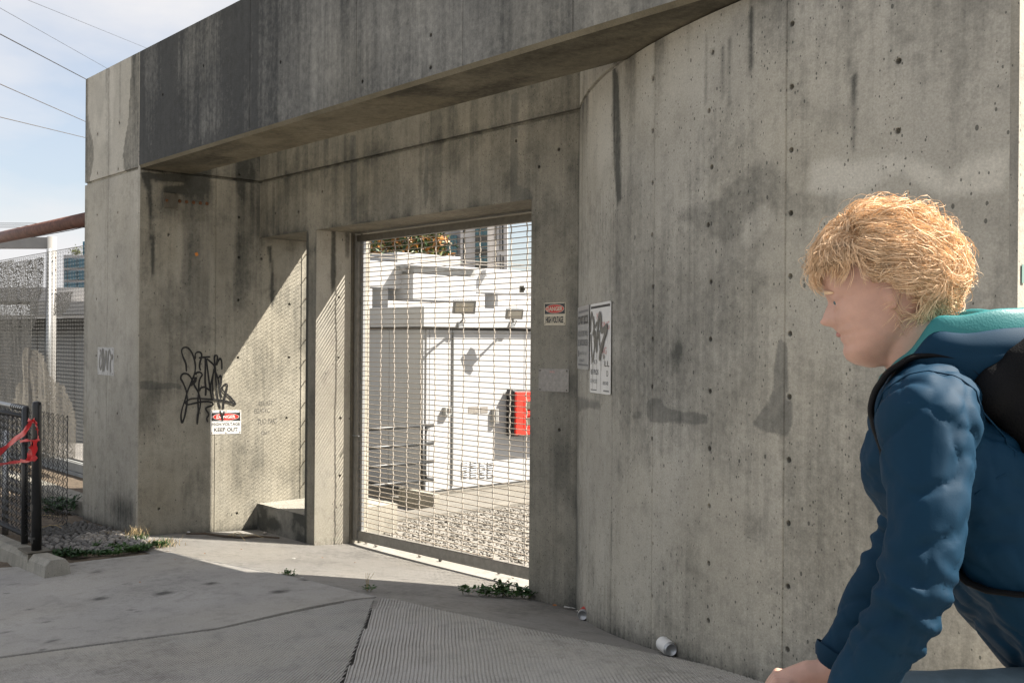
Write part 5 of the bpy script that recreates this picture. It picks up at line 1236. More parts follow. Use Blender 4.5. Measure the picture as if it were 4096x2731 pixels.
sk = MB(); a, b = ong(745, 2140), ong(1118, 2158); pts = [a.lerp(b, t)+Vector((0, 0, .012+.01*math.sin(t*9))) for t in (0, .2, .4, .6, .8, 1)]
sk_o = thing('fallen_branch', 'long dry brown branch lying in the shade of the recess', 'branch', tuple(a))
MB().tube(pts, [.006, .010, .011, .010, .009, .007], 7).build('stem', 'bark', sk_o, smooth=True)
for f_, dx, dy, dz in ((.45, .10, .12, .03), (.5, .25, -.02, .04), (.62, .15, .10, .02)): p = a.lerp(b, f_)+Vector((0, 0, .015)); MB().tube([p, p+Vector((dx*.5, dy*.5, dz)), p+Vector((dx, dy, .0))], [.004, .003, .002], 5).build('twig', 'straw', sk_o)
for i in range(6):
    p = Vector((rl.uniform(-6, -4.3), rl.uniform(-1.75, -1.3), 0)); p.z = gz(p.x, p.y)+.02; d = Vector((rl.gauss(0, 1), rl.gauss(0, 1), 0)).normalized()*.12
    tag(MB().tube([p-d, p+Vector((0, 0, .01)), p+d], .003, 5).build('twig', 'straw'), 'thin straw twig lying across the pebbles', 'twig', 'twigs on the pebbles')
cp = onz(1212, 2036, .155); cup = thing('paper_cup', 'torn tan paper cup lying on the kerb ledge behind the fin', 'cup', (XF2-.05, .30, .155)); MB().tube([(XF2-.10, .28, .19), (XF2-.02, .34, .19)], [.030, .036], 14).build('cup', 'straw', cup, smooth=True)
# ================================================================== parking kerb, black fence and tape
yK = ong(60, 2262).y+.09
pk0, pk1 = ong(205, 2255), None
xk1 = ony(195, 2220, yK-.06).x
pk = thing('parking_kerb', 'worn concrete parking kerb under the black chain link fence', 'kerb', (xk1, yK, gz(xk1, yK)))
gk = gz(xk1, yK); prof = [(-.085, -.03), (-.075, .07), (-.045, .105), (.045, .105), (.075, .07), (.085, -.03)]
m_ = MB(); nseg = 14
for k in range(nseg+1):
    x = xk1-2.4*k/nseg
    for a, b in prof: m_.v.append((x, yK+a*(1+.06*float(vnoise(k*.9, a*30, 2))), gz(x, yK)+b+.006*float(vnoise(k*.7, a*20, 5))))
for k in range(nseg):
    for j in range(5): q0 = k*6+j; m_.f.append((q0, q0+1, q0+7, q0+6))
m_.f.append(tuple(range(5, -1, -1))); m_.build('kerb_block', 'concrete_kerb', pk)
fb = thing('black_fence', 'low black coated chain link fence panel tied with red tape', 'fence', (xk1, yK, gk))
xp = ony(143, 2165, yK).x; zt0 = ony(125, 1608, yK).z
tl = .012
MB().tube([(xp+tl*1.5, yK, gk+.09), (xp, yK, zt0-.02), (xp, yK, zt0)], [.034, .032, .029], 14).build('post', 'black_coat', fb, smooth=True)
MB().tube([(xp+tl*.35, yK, gk+.38), (xp+tl*.3, yK, gk+.43)], .037, 14).build('collar', 'black_coat', fb); MB().tube([(xp+tl, yK, gk+.155), (xp+tl, yK, gk+.20)], .037, 14).build('collar', 'black_coat', fb); MB().ell((xp, yK, zt0), (.03, .03, .014), 12, 6).build('post_cap', 'black_coat', fb)
MB().box((xp-.14, yK-.08, gk+.094), (xp+.10, yK+.08, gk+.106)).build('base_plate', 'steel_dull', fb); MB().box((xp+.085, yK-.08, gk-.02), (xp+.10, yK+.08, gk+.10)).build('base_plate', 'steel_dull', fb)
xq = ony(100, 1900, yK+.03).x; zq = ony(100, 1632, yK+.03).z
MB().tube([(xq, yK+.03, gk+.09), (xq, yK+.03, zq)], .024, 12).build('gate_post', 'black_coat', fb, smooth=True); MB().ell((xq, yK+.03, zq), (.023, .023, .018), 10, 6).build('post_cap', 'black_coat', fb)
zr1 = ony(60, 1657, yK+.03).z; zr0 = gk+.155
for zz in (zr1, zr0): MB().tube([(xq, yK+.03, zz), (xq-2.2, yK+.03, zz)], .017, 10).build('rail', 'black_coat', fb, smooth=True)
MB().tube([(xq-.04, yK+.05, zr1+.055), (xq-2.2, yK+.05, zr1+.075)], .017, 10).build('top_pipe', 'galvanised', fb, smooth=True)
for k in range(7): MB().tube([(xq-.06-k*.05, yK+.05+.022*math.cos(t), zr1+.055+.022*math.sin(t)) for t in np.linspace(0, 6.28, 9)], .003, 4).build('tie_wire', 'black_coat', fb)
MB().tube([(xq-.05, yK+.03, zr0), (xq-.05, yK+.03, zr1)], .010, 8).build('tension_bar', 'black_coat', fb)
chainlink('netting', (xq-2.2, yK+.03, zr0-.02), (1, 0, 0), (0, 0, 1), 2.15, zr1-zr0+.07, .058, .0042, 'black_coat', fb, sides=5)
chainlink('netting', (xq-.02, yK+.03, zr0-.0), (1, 0, 0), (0, 0, 1), xp-xq, zr1-zr0-.05, .05, .004, 'black_coat', fb, sides=4)
chainlink('back_netting', (xq-1.8, yK+.35, zr0+.02), (1, 0, 0), (0, 0, 1), 1.75, zr1-zr0-.02, .058, .004, 'black_coat', fb, sides=4)
xg = ony(22, 1900, yK+.25).x; MB().tube([(xg, yK+.25, gz(xg, yK+.25)-.02), (xg, yK+.25, ony(22, 1722, yK+.25).z)], .026, 12).build('inner_post', 'galvanised', fb, smooth=True)
tag(MB().box((xg-.30, yK+.2, zr0+.28), (xg-.04, yK+.203, zr0+.45)).build('green_tag', 'green_sheet'), 'green plastic sheet hanging on the black fence', 'sheet')
tp_ = thing('caution_tape', 'red caution tape knotted round the black post and strung along the fence', 'tape', (xp, yK, zt0-.2))
def tape(pts, w_, tw=0.6):
    mb = MB(); P = catmull(pts, 6); n_ = len(P)
    for i, p in enumerate(P):
        d = Vector(P[min(i+1, n_-1)]-P[max(i-1, 0)]).normalized(); up = Vector((0, -.35, 1)); s_ = (up-d*up.dot(d)).normalized(); s_.rotate(Matrix.Rotation(tw*math.sin(i*.35+len(pts)), 3, d))
        ww = w_*(.6+.4*math.sin(i*.5+2)**2); mb.v += [tuple(Vector(p)-s_*ww/2), tuple(Vector(p)+s_*ww/2)]
    mb.f = [(2*i, 2*i+1, 2*i+3, 2*i+2) for i in range(n_-1)]; return mb.build('strip', 'tape_red', tp_, smooth=True)
yT = yK-.036
def tpx(u, v, y=yT): return tuple(ony(u, v, y))
tape([tpx(-60, 1850), tpx(0, 1810), tpx(60, 1755), tpx(105, 1715), tpx(125, 1690), tpx(138, 1680)], .04)
tape([tpx(-60, 1842), tpx(0, 1800), tpx(50, 1770), tpx(95, 1735), tpx(120, 1695), tpx(135, 1682)], .03)
tape([tpx(112, 1678), tpx(130, 1684), tpx(148, 1705), tpx(152, 1745), tpx(158, 1755)], .03); tape([tpx(140, 1680), tpx(146, 1700), tpx(150, 1720)], .035)
tape([tpx(80, 1765), tpx(110, 1760), tpx(135, 1763), tpx(158, 1756)], .022, .2); tape([tpx(122, 1762), tpx(128, 1790), tpx(120, 1815), tpx(118, 1842)], .055, .3); tape([tpx(140, 1762), tpx(138, 1800), tpx(130, 1840)], .04, .3)
tape([tpx(-60, 1868), tpx(0, 1857), tpx(60, 1847), tpx(110, 1842), tpx(148, 1826)], .026, .3); tape([tpx(80, 1838), tpx(112, 1842), tpx(140, 1838), tpx(148, 1828)], .016, .2)
p0 = ony(116, 1815, yT-.012); lettering('ENTER', 'black_paint', tp_, Vector((p0.x, p0.y, p0.z))-tp_.location, (.25, 0, .97), (-.97, 0, .25), .075, .032, bold=.02)
lettering('DO NOT', 'black_paint', tp_, Vector(ony(0, 1862, yT-.012))-tp_.location, (.97, 0, .09), (-.09, 0, .97), .10, .014, bold=.02)
# low kerb running on from the pier
lk = thing('low_kerb', 'low dark concrete kerb running from the pier behind the pebbles', 'kerb', (-7, -1.0, 0))
MB().box((XP+.0-.003, -1.0, -.2), (XP-6, -.80, ony(300, 1995, -1.0).z)).build('kerb_block', 'concrete_kerb', lk, bevel=.012)
for k in range(4): MB().box((XP-1.2-k*1.4, -1.003, -.2), (XP-1.206-k*1.4, -.9, ony(300, 1995, -1.0).z-.01)).build('joint', 'dark_gap_shade', lk)
bsoil = MB(); bsoil.box((XP-6, -.80, -.2), (XP+.5, yF-.05, ony(300, 1995, -1.0).z-.03)); tag(bsoil.build('bank_soil', 'soil'), kind='structure')
# unseen low wall, added to shade the foot of the wall end
nw_ = thing('added_shade_wall', 'unseen low concrete wall added to shade the end of the curved wall', 'wall', (4.2, .3, 0))
MB().box((3.35, .25, -.1), (5.6, .45, 2.05)).build('wall', 'concrete_kerb', nw_, bevel=.01)
MB().box((3.33, .23, 2.052), (5.62, .47, 2.12)).build('coping', 'concrete_kerb', nw_, bevel=.01)
# ================================================================== cyclist passing on the pavement
plain('skin', (.56, .335, .255), .5, var=.14, vscale=14, bump=.06, bscale=220); MATS['skin'].node_tree.nodes['Principled BSDF'].inputs['Subsurface Weight'].default_value = .12
MATS['skin'].node_tree.nodes['Principled BSDF'].inputs['Subsurface Radius'].default_value = (.01, .004, .002)
plain('hair', (.80, .57, .36), .7, var=.18, vscale=30, spec=.25)
plain('jacket_blue', (.001, .026, .056), .7, var=.12, vscale=8, bump=.05, bscale=500, spec=.2)
plain('lining_teal', (.014, .165, .17), .5, var=.1, vscale=10, bump=.1, bscale=300)
plain('denim', (.10, .145, .17), .85, var=.15, vscale=30, bump=.2, bscale=400)
plain('pack_black', (.005, .005, .0055), .75, var=.2, vscale=40, bump=.2, bscale=300, spec=.15)
plain('webbing', (.05, .05, .052), .6)
plain('bike_red', (.35, .02, .02), .3, coat=.4); plain('rubber', (.015, .015, .015), .8); plain('alloy', (.5, .5, .5), .3, metal=.9); plain('shoe', (.06, .055, .05), .7); plain('eye_white', (.7, .68, .65), .2); plain('iris', (.08, .12, .13), .2); plain('lip', (.45, .20, .17), .5)
TH = R(17)
fw_ = (-R0*math.cos(TH)+Vector((Fv.x, Fv.y, 0)).normalized()*math.sin(TH)).normalized(); lw_ = Vector((-fw_.y, fw_.x, 0))
EARD = 1.78; ear = at(2020*K, 712*K, EARD); ORG = Vector((ear.x, ear.y, 0))
PG = gz(ORG.x, ORG.y)
def PP(f, l, z): return ORG+fw_*f+lw_*l+Vector((0, 0, EYE+z))
PM = Matrix((fw_, lw_, Vector((0, 0, 1)))).transposed()
def remesh_build(mb, name, mat, parent, vox, smooth=3, disp=0, dscale=.08, mods=None):
    o = bpy.data.objects.new(name, mb.mesh(name, mat, True)); COL.objects.link(o)
    rm = o.modifiers.new('r', 'REMESH'); rm.mode = 'VOXEL'; rm.voxel_size = vox; rm.use_smooth_shade = True
    sm = o.modifiers.new('s', 'SMOOTH'); sm.iterations = smooth; sm.factor = .5
    dg = bpy.context.evaluated_depsgraph_get(); me = bpy.data.meshes.new_from_object(o.evaluated_get(dg)); bpy.data.objects.remove(o)
    me.name = name; me.materials.clear(); me.materials.append(MT(mat))
    if disp:
        me.update(); nrm = [v.normal.copy() for v in me.vertices]
        for v, nn_ in zip(me.vertices, nrm):
            q = v.co; v.co = q+nn_*disp(q)
    me.polygons.foreach_set('use_smooth', [True]*len(me.polygons)); me.update()
    ob_ = bpy.data.objects.new(name, me); COL.objects.link(ob_)
    if parent is not None: ob_.parent = parent
    return ob_
def limb(mb, pts, rs, n=14):
    mb.tube(pts, rs, n)
    for p, r_ in zip(pts, rs): mb.ell(p, (r_, r_, r_), n, 8)
# joints (forward, left, height from the eye line)
SH = {1: (-.065, .175, -.12), -1: (-.11, -.165, -.14)}; EL = {1: (-.03, .27, -.385), -1: (-.05, -.24, -.39)}; WR = {1: (.09, .215, -.635), -1: (.08, -.20, -.635)}
HIP = {1: (-.44, .09, -.60), -1: (-.44, -.09, -.60)}; KN = {1: (.00, .13, -.60), -1: (-.06, -.12, -.90)}; AN = {1: (-.17, .12, -.98), -1: (-.24, -.12, -1.20)}
NK = (-.075, 0, -.06); CH = (-.10, 0, -.20); BE = (-.28, 0, -.42); PE = (-.42, 0, -.58)
body = MB()
# head: stacked sections, chin at zero, nose forward
HP = R(14); HC = PP(-.008, 0, -.022)
hm = Matrix.Rotation(HP, 3, 'Y')
def hp(x, y, z):
    v = hm @ Vector((x-.0, y, z-.10)); return HC+PM @ (v+Vector((0, 0, .10)))
sect = [(-.012, .050, .0, .022), (0, .074, -.01, .030), (.012, .086, -.018, .040), (.025, .089, -.035, .049), (.038, .083, -.052, .056), (.047, .088, -.060, .059), (.054, .083, -.066, .061), (.062, .090, -.071, .063), (.070, .085, -.077, .065), (.075, .086, -.08, .066), (.080, .087, -.083, .067), (.085, .088, -.085, .068), (.092, .0885, -.088, .0695), (.10, .089, -.091, .071),
        (.115, .088, -.095, .073), (.13, .094, -.098, .075), (.15, .095, -.099, .076), (.17, .090, -.096, .074), (.19, .077, -.086, .067), (.207, .055, -.066, .052), (.219, .028, -.036, .03), (.225, .006, -.010, .008)]
k0 = len(body.v); ns = 40
for (z, xf, xb, hw) in sect:
    for j in range(ns):
        t = 2*math.pi*j/ns; c, s_ = math.cos(t), math.sin(t); mid = (xf+xb)/2; hx = (xf-xb)/2
        x = mid+hx*(abs(c)**.85)*(1 if c > 0 else -1); y = hw*(abs(s_)**.92)*(1 if s_ > 0 else -1)
        if c > 0:
            ny = math.exp(-(y/.015)**2); x += ny*(.023*math.exp(-((z-.081)/.010)**2)+.014*math.exp(-((z-.097)/.016)**2))
            x -= .012*math.exp(-((abs(y)-.031)/.014)**2)*math.exp(-((z-.113)/.011)**2)
            x += .004*math.exp(-((abs(y)-.036)/.02)**2)*math.exp(-((z-.082)/.016)**2)
        body.v.append(tuple(hp(x, y, z)))
for i in range(len(sect)-1):
    for j in range(ns): body.f.append((k0+i*ns+j, k0+i*ns+(j+1) % ns, k0+(i+1)*ns+(j+1) % ns, k0+(i+1)*ns+j))
body.f.append(tuple(k0+j for j in reversed(range(ns)))); body.f.append(tuple(k0+(len(sect)-1)*ns+j for j in range(ns)))
for sg in (1, -1):      # ears
    for a, b, r_ in ((.0, .105, .017), (-.006, .120, .016), (-.002, .088, .012), (-.010, .108, .015)):
        p = hp(a-.006, sg*(.074), b); body.ell(p, (r_*.75, r_*.55, r_*1.1), 10, 8)
limb(body, [hp(-.03, 0, .04), PP(-.075, 0, -.07), PP(-.09, 0, -.13)], [.056, .056, .07])
limb(body, [PP(*CH), PP(*BE), PP(*PE)], [.10, .11, .10])
for sg in (1, -1):
    limb(body, [hp(.082, sg*.021, .1185), hp(.0838, sg*.031, .1205), hp(.078, sg*.042, .118)], [.004, .0055, .0045], 8); limb(body, [hp(.081, sg*.022, .1045), hp(.082, sg*.031, .1035), hp(.077, sg*.042, .1055)], [.003, .004, .003], 8)
    limb(body, [PP(*SH[sg]), PP(*EL[sg]), PP(*WR[sg])], [.05, .038, .026]); limb(body, [PP(-.09, 0, -.13), PP(*SH[sg])], [.06, .05])
    limb(body, [PP(*HIP[sg]), PP(*KN[sg]), PP(*AN[sg])], [.075, .052, .036]); a = AN[sg]; limb(body, [PP(*a), PP(a[0]+.03, a[1], a[2]-.06), PP(a[0]+.15, a[1]*1.05, a[2]-.075)], [.034, .036, .028])
    # hand closed on the grip: palm, four unequal fingers wrapped over, thumb under
    w0 = WR[sg]; gx_, gz_ = w0[0]+.085, w0[2]-.045; gl = w0[1]
    limb(body, [PP(*w0), PP(w0[0]+.035, gl, w0[2]-.008), PP(gx_-.012, gl, gz_+.020)], [.025, .028, .026])
    for q, (off, ln) in enumerate(((.030, .92), (.010, 1.0), (-.010, .96), (-.029, .78))):
        l_ = gl+off*sg; limb(body, [PP(gx_-.012, l_, gz_+.024), PP(gx_+.012*ln, l_, gz_+.026), PP(gx_+.026*ln, l_, gz_+.008), PP(gx_+.024*ln, l_, gz_-.014), PP(gx_+.006, l_, gz_-.023)], [.0105, .010, .0092, .0088, .0078], 10)
    limb(body, [PP(gx_-.03, gl-.026*sg, gz_+.012), PP(gx_-.02, gl-.046*sg, gz_-.004), PP(gx_+.004, gl-.05*sg, gz_-.020)], [.013, .011, .009], 10)
person = remesh_build(body, 'person', 'skin', None, .0042, 3)
tag(person, 'blond cyclist in a dark blue hooded jacket leaning forward, seen from the side', 'person')
for sg in (1, -1):
    e = MB().ell(hp(.0712, sg*.031, .112), (.0112, .0112, .0112), 14, 10).build('eye', 'eye_white', person, smooth=True)
    MB().ell(hp(.0792, sg*.0325, .1112), (.0048, .0048, .0048), 10, 8).build('iris', 'iris', e, smooth=True)
    MB().tube([hp(.094-abs(t)*.012, sg*(.018+.012*(t+1)), .1285+.004*(1-abs(t))) for t in (-1, -.4, .2, .8, 1.2)], [.002, .0035, .0035, .003, .001], 6).build('eyebrow', 'hair', person)
MB().tube([hp(.070, -.022, .056), hp(.084, -.010, .058), hp(.0875, 0, .057), hp(.084, .010, .058), hp(.070, .022, .056)], [.001, .004, .005, .004, .001], 8).build('lips', 'lip', person, smooth=True)
# jacket
jk = MB()
limb(jk, [PP(-.085, 0, -.085), PP(-.10, 0, -.20), PP(-.19, 0, -.31), PP(-.30, 0, -.44), PP(-.40, 0, -.55), PP(-.45, 0, -.62)], [.085, .135, .140, .140, .140, .135], 18)
for sg in (1, -1):
    s_, e_, w_ = SH[sg], EL[sg], WR[sg]
    limb(jk, [PP(-.09, .03*sg, -.12), PP(s_[0]-.01, s_[1]*.65, s_[2]+.012), PP(*s_)], [.082, .082, .080], 16)
    limb(jk, [PP(-.13, .09*sg, -.22), PP(-.24, .085*sg, -.37), PP(-.38, .075*sg, -.55)], [.105, .105, .10], 16)
    m1 = tuple(s_[i]*.5+e_[i]*.5 for i in range(3)); m2 = tuple(e_[i]*.5+w_[i]*.5 for i in range(3))
    limb(jk, [PP(*s_), PP(m1[0]-.012, m1[1]+.012*sg, m1[2]), PP(*e_), PP(*m2), PP(*tuple(e_[i]*.14+w_[i]*.86 for i in range(3)))], [.076, .062, .055, .048, .041], 16)
def wr_(q):
    a = mnoise.noise(q*Vector((1, 1, 1)).length*0+Vector((q.x*13, q.y*13, q.z*13))); b = mnoise.noise(Vector((q.x*30+q.z*26, q.y*30-q.z*10, q.z*11)))
    c = abs(mnoise.noise(Vector((q.x*11-q.z*9, q.y*11+q.z*10, q.z*5+3))))
    e3 = abs(mnoise.noise(Vector((q.x*19+q.z*16, q.y*19-q.z*14, q.z*9+7)))); cr3 = 0
    for sg in (1, -1):
        e4 = PP(*EL[sg]); ax4 = (PP(*WR[sg])-PP(*SH[sg])).normalized(); r4 = q-e4; s4 = r4.dot(ax4)
        if r4.length < .16: cr3 += .0045*math.exp(-(s4/.07)**2)*math.sin(s4*150+3*mnoise.noise(q*14)+r4.dot(fw_)*25)
    return cr3+.003*a+.0012*b-.0055*max(0, .26-c)/.26-.003*max(0, .16-e3)/.16
jacket = remesh_build(jk, 'jacket', 'jacket_blue', person, .0065, 5, wr_)
# armhole seams
for sg in (1, -1):
    c4 = PP(*SH[sg]); ax4 = (PP(*EL[sg])-c4).normalized(); u4 = ax4.orthogonal().normalized(); v4 = ax4.cross(u4); pts = []
    ax5 = (ax4*.35+lw_*sg*.9).normalized(); u4 = ax5.orthogonal().normalized(); v4 = ax5.cross(u4)
    for k in range(41):
        t = 2*math.pi*k/40; ok_, lo_, no_, _ = jacket.closest_point_on_mesh(c4-lw_*sg*.02+(u4*math.cos(t)+v4*math.sin(t))*.13); pts.append(lo_+no_*.0004)
    MB().tube(pts, .0016, 5, False).build('seam', 'jacket_blue', jacket, smooth=True)
# cuffs
for sg in (1, -1):
    a, b = [Vector(x) for x in (EL[sg], WR[sg])]; p = a.lerp(b, .84); q = a.lerp(b, .93); cf = MB().tube([PP(*p), PP(*a.lerp(b, .88)), PP(*q)], [.047, .045, .037], 18, False).build('cuff', 'jacket_blue', jacket, smooth=True)
# fallen hood: teal lining inside, blue shell outside
nn2 = 44; inn = MB(); shl = MB(); bnd = MB()
def rim(t):      # t: 0 front .. pi back .. 2pi
    c, s_ = math.cos(t), math.sin(t); back = max(0, -c); fr3 = max(0, c)
    f_ = -.085+.080*fr3-(.115*back+.06*back**2); l_ = .100*s_*(1+.12*back); z_ = .030-.105*fr3**1.3+.022*back
    return Vector((f_, l_, z_+.005*math.sin(5*t)+.004*math.sin(9*t+1)))
def ringrow(mb, t_rows):
    for dz, sc in t_rows:
        for j in range(nn2):
            t = 2*math.pi*j/nn2; r_ = rim(t); mb.v.append(tuple(PP(-.085+(r_.x+.085)*sc, r_.y*sc, r_.z+dz+.004*math.sin(3*t+dz*60))))
    for i in range(len(t_rows)-1): mb.f += [(i*nn2+j, i*nn2+(j+1) % nn2, (i+1)*nn2+(j+1) % nn2, (i+1)*nn2+j) for j in range(nn2)]
# the lining rolls out over the rim
ringrow(inn, [(-.085, .58), (-.05, .68), (-.02, .82), (.004, .93), (.014, 1.0), (.012, 1.07), (-.004, 1.13), (-.022, 1.16)])
ringrow(shl, [(-.014, 1.09), (-.026, 1.18), (-.040, 1.23), (-.052, 1.20), (-.062, 1.24), (-.078, 1.20), (-.105, 1.08), (-.13, .92)])
def thick(o, t): m_ = o.modifiers.new('thick', 'SOLIDIFY'); m_.thickness = t; s2 = o.modifiers.new('sub', 'SUBSURF'); s2.levels = s2.render_levels = 1
hood = shl.build('hood', 'jacket_blue', jacket, smooth=True); thick(hood, .006); li = inn.build('lining', 'lining_teal', hood, smooth=True); thick(li, -.004)
# hair: scalp cap and curled locks
HAIR0 = hp(-.012, 0, .140)
cap = MB(); cap.ell((0, 0, 0), (.105, .083, .098), 28, 18)
cap.v = [tuple(HAIR0+PM @ (hm @ Vector(v))) for v in cap.v if True]
cp_f = []
for f_ in cap.f:
    cc = sum((Vector(cap.v[i]) for i in f_), Vector())/4-HAIR0; lc = hm.inverted() @ (PM.inverted() @ cc)
    if lc.z > (.012 if lc.x > -.035 else -.05) and not (lc.x > .05 and lc.z < .035): cp_f.append(f_)
cap.f = cp_f; hair = cap.build('hair', 'hair', person, smooth=True)
hr = np.random.default_rng(11); ER = np.array((.099, .081, .096))
def allowed(d): return (d[:, 2] > -.72) & ~((d[:, 0] > .32) & (d[:, 2] < .24)) & ~((d[:, 0] > -.30) & (d[:, 2] < -.14))
def unit(a): return a/np.linalg.norm(a, axis=-1, keepdims=True)
d0 = unit(hr.normal(size=(3000, 3))); d0 = d0[allowed(d0)][:520]; nc = len(d0)
tg0 = np.stack([np.where(d0[:, 0] > .30, .8, -.8), d0[:, 1]*.7, np.where(d0[:, 2] < .7, -.35, .1)], -1)+hr.normal(size=(nc, 3))*.38
par = np.stack([.17+.25*fbm(d0[:, 0]*2+5, d0[:, 1]*2+d0[:, 2]*2+5, 401)+hr.uniform(-.05, .08, nc), hr.uniform(.35, .8, nc), hr.uniform(0, 6.28, nc), hr.uniform(.003, .008, nc), hr.uniform(.6, 1.2, nc)], -1)
KS = 62; ci = np.repeat(np.arange(nc), KS); ns_ = len(ci); NP = 10
d = unit(d0[ci]+hr.normal(size=(ns_, 3))*.065); tg = tg0[ci]+hr.normal(size=(ns_, 3))*.09; tg = unit(tg-d*np.sum(tg*d, -1, keepdims=True)); pr = par[ci].copy(); pr[:, 0] *= hr.uniform(.7, 1.08, ns_); pr[:, 2] += hr.normal(size=ns_)*.22
fly = hr.random(ns_) < .035; pr[fly, 0] *= 1.35; pr[fly, 3] *= 2
sd2 = np.cross(d, tg); P3 = np.zeros((ns_, NP, 3))
for i in range(NP):
    t = i/(NP-1); dd = unit(d+tg*pr[:, 1:2]*t); bad = ~allowed(dd) & (dd[:, 0] > 0); dd[bad] = unit(dd[bad]+np.array((0, 0, .3)))
    r2 = 1+pr[:, 0]*(1-(1-min(1, t*2.2))**2)*(1-.22*t); w2 = pr[:, 2]+pr[:, 4]*6.28*t
    P3[:, i] = dd*ER*r2[:, None]+(dd*np.cos(w2)[:, None]+sd2*np.sin(w2)[:, None])*(pr[:, 3]*t**.7)[:, None]
wv = unit(np.cross(np.diff(P3, axis=1, append=2*P3[:, -1:]-P3[:, -2:-1]), (hr.normal(size=(ns_, 1, 3))+d[:, None, :]*.3)))*(hr.uniform(.0003, .00062, (ns_, 1, 1))*np.array([.9]+[1]*(NP-3)+[.7, .15])[None, :, None])
HM = np.array(PM @ hm); V = np.stack([P3-wv, P3+wv], 2).reshape(-1, 3) @ HM.T+np.array(HAIR0)
b0 = (np.arange(ns_)[:, None]*NP+np.arange(NP-1)[None])*2; F4 = np.stack([b0, b0+1, b0+3, b0+2], -1).reshape(-1, 4)
me = bpy.data.meshes.new('locks'); me.vertices.add(len(V)); me.vertices.foreach_set('co', V.astype(np.float32).ravel()); me.loops.add(F4.size); me.loops.foreach_set('vertex_index', F4.astype(np.int32).ravel())
me.polygons.add(len(F4)); me.polygons.foreach_set('loop_start', np.arange(0, F4.size, 4, dtype=np.int32)); me.polygons.foreach_set('use_smooth', np.ones(len(F4), bool)); me.update(calc_edges=True); me.materials.append(MATS['hair'])
tag(child('locks', me, hair), kind='stuff')
# trousers and shoes
tr2 = MB(); limb(tr2, [PP(-.43, -.08, -.63), PP(-.43, .08, -.63)], [.125, .125], 16)
for sg in (1, -1): limb(tr2, [PP(*HIP[sg]), PP(*KN[sg]), PP(*tuple(KN[sg][i]*.5+AN[sg][i]*.5 for i in range(3))), PP(*AN[sg])], [.115, .080, .070, .055], 16)
remesh_build(tr2, 'trousers', 'denim', person, .009, 4, lambda q: .005*mnoise.noise(q*16))
for sg in (1, -1):
    a = AN[sg]; sh_ = MB(); limb(sh_, [PP(a[0]-.03, a[1], a[2]-.05), PP(a[0]+.05, a[1], a[2]-.065), PP(a[0]+.16, a[1]*1.05, a[2]-.085)], [.045, .046, .036], 12); remesh_build(sh_, 'shoe', 'shoe', person, .008, 3)
# backpack
bk_ = thing('backpack', 'black backpack with wide straps on the blue jacket', 'backpack', tuple(PP(-.35, 0, -.3)))
pk_ = MB(); nb = Vector((-.80, 0, .60)).normalized(); td = Vector((-.60, 0, -.80)).normalized()
def bkp(a, l, h_): v = Vector((-.155, 0, -.125))+td*a+nb*h_; return PP(v.x, l, v.z)
for a in (-.03, .02, .07, .12, .18, .24, .30, .36, .41):
    for l_ in (-.10, -.05, 0, .05, .10):
        for h_ in (.06, .12, .17): pk_.ell(bkp(a, l_, h_*(1 if a > 0 else .8)), (.05, .05, .05), 10, 8)
pb_ = remesh_build(pk_, 'bag', 'pack_black', bk_, .009, 6, lambda q: .004*mnoise.noise(q*14)); pb_.location = -bk_.location
def strap(l_, nm):
    path = [bkp(.05, l_*.55, .12), bkp(-.02, l_*.75, .07), PP(-.12, l_*.95, -.02), PP(-.07, l_*1.0, -.022), PP(-.02, l_*1.0, -.05), PP(.012, l_*1.02, -.11), PP(.012, l_*1.05, -.17), PP(-.02, l_*1.1, -.25), PP(-.08, l_*1.2, -.34), bkp(.36, l_*1.0, .07)]
    mb = MB(); P = catmull([tuple(p) for p in path], 6); n_ = len(P)
    for i in range(3, n_-3):
        ok_, lo_, no_, _ = jacket.closest_point_on_mesh(Vector(P[i]))
        if ok_: P[i] = np.array(lo_+no_*.004)
    for i, p in enumerate(P):
        d = Vector(P[min(i+1, n_-1)]-P[max(i-1, 0)]).normalized(); s_ = (lw_-d*lw_.dot(d)).normalized(); mb.v += [tuple(Vector(p)-s_*.03), tuple(Vector(p)+s_*.03)]
    mb.f = [(2*i, 2*i+1, 2*i+3, 2*i+2) for i in range(n_-1)]; o = mb.build(nm, 'pack_black', bk_, smooth=True); thick(o, .012); return o
strap(.105, 'strap'); strap(-.105, 'strap')
# bicycle
bz = PG-EYE
bike = thing('bicycle', 'red framed bicycle ridden by the blond cyclist', 'bicycle', tuple(PP(-.2, 0, bz)))
def bt(pts, r_, mat, nm, n=10): return MB().tube([PP(*p) for p in pts], r_, n).build(nm, mat, bike, smooth=True)
WRd = .335
def wheel(fx_):
    c = (fx_, 0, bz+WRd); w_ = MB().tube([PP(fx_+WRd*math.cos(t), 0, bz+WRd+WRd*math.sin(t)) for t in np.linspace(0, 2*math.pi, 49)], .018, 8, False).build('wheel', 'rubber', bike, smooth=True)
    MB().tube([PP(fx_+.312*math.cos(t), 0, bz+WRd+.312*math.sin(t)) for t in np.linspace(0, 2*math.pi, 49)], .010, 6, False).build('rim', 'alloy', w_, smooth=True); MB().tube([PP(fx_, -.04, bz+WRd), PP(fx_, .04, bz+WRd)], .018, 10).build('hub', 'alloy', w_)
    for k in range(20): t = k*2*math.pi/20; MB().tube([PP(fx_, .02*(-1)**k, bz+WRd), PP(fx_+.308*math.cos(t), 0, bz+WRd+.308*math.sin(t))], .001, 3).build('spoke', 'alloy', w_)
FWX, BWX = .42, -.62; wheel(FWX); wheel(BWX)
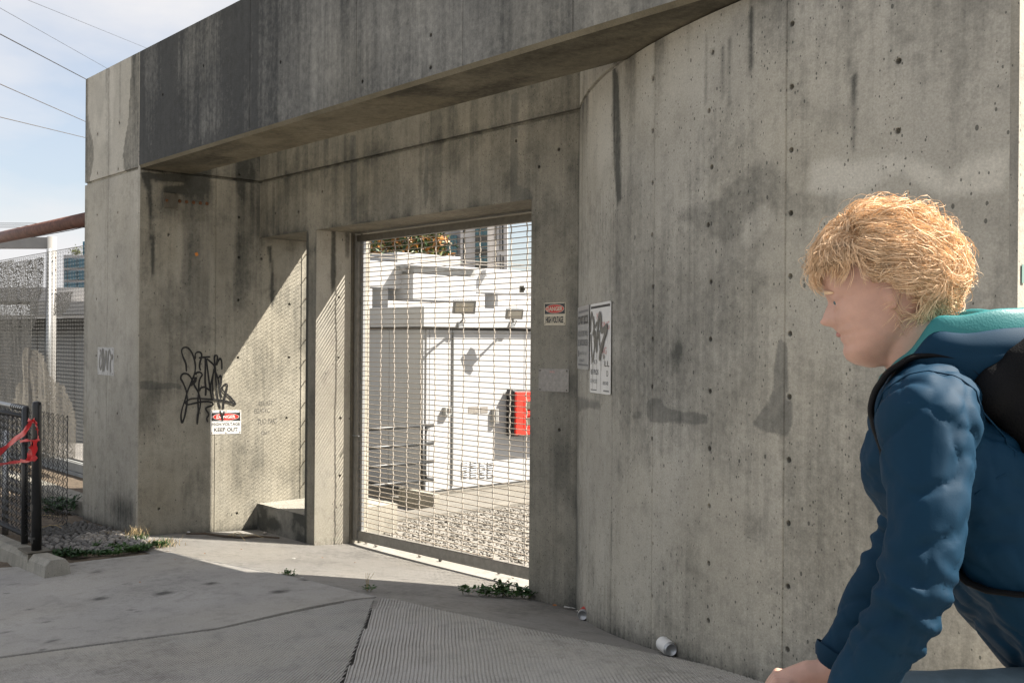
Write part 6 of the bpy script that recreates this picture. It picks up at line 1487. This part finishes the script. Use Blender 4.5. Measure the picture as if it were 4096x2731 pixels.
HZZ = 0; hd, bbk, seat = (.20, 0, -.69), (-.22, 0, bz+.28), (-.47, 0, -.78)
hz_ = WR[1][2]-.045
for a, b, r_, nm in (((.205, 0, -.76), bbk, .018, 'down_tube'), ((.19, 0, -.70), (-.43, 0, -.86), .015, 'top_tube'), (bbk, (-.455, 0, -.80), .015, 'seat_tube'), ((.18, 0, -.67), (.215, 0, -.80), .019, 'head_tube')): bt([a, b], r_, 'bike_red', nm)
for sg in (.05, -.05):
    bt([(.215, sg*.6, -.80), (.26, sg, -.86), (FWX, sg, bz+WRd)], .012, 'bike_red', 'fork_blade'); bt([bbk, (BWX, sg, bz+WRd)], .009, 'bike_red', 'chain_stay'); bt([(-.445, sg*.4, -.84), (BWX, sg, bz+WRd)], .008, 'bike_red', 'seat_stay')
bt([(.18, 0, -.67), (.185, 0, hz_)], .014, 'alloy', 'stem')
gxx = WR[1][0]+.085
bt([(gxx, .30, hz_-.002), (gxx, .12, hz_-.002), (.19, .03, hz_), (.19, -.03, hz_), (gxx, -.12, hz_-.002), (gxx, -.30, hz_-.002)], .0115, 'black_coat', 'handlebar')
for sg in (1, -1): bt([(gxx, sg*.17, hz_-.002), (gxx, sg*.305, hz_-.002)], .0155, 'rubber', 'grip')
bt([(-.455, 0, -.80), seat], .013, 'alloy', 'seat_post'); sd_ = MB(); limb(sd_, [PP(-.56, 0, -.755), PP(-.44, 0, -.765), PP(-.30, 0, -.77)], [.05, .035, .018], 12); s_o = remesh_build(sd_, 'saddle', 'black_plastic', bike, .01, 3); s_o.location = -bike.location
ring = MB().tube([PP(-.22+.09*math.cos(t), -.05, bz+.28+.09*math.sin(t)) for t in np.linspace(0, 2*math.pi, 25)], .006, 6, False).build('chain_ring', 'alloy', bike)
for sg in (1, -1): a = AN[sg]; bt([(bbk[0], sg*.06, bbk[2]), (a[0]+.09, sg*.075, a[2]-.125)], .010, 'alloy', 'crank'); p = (a[0]+.09, sg*.11, a[2]-.125); MB().obox(PP(*p), fw_*.045, lw_*.045, Vector((0, 0, .008))).build('pedal', 'black_plastic', bike)
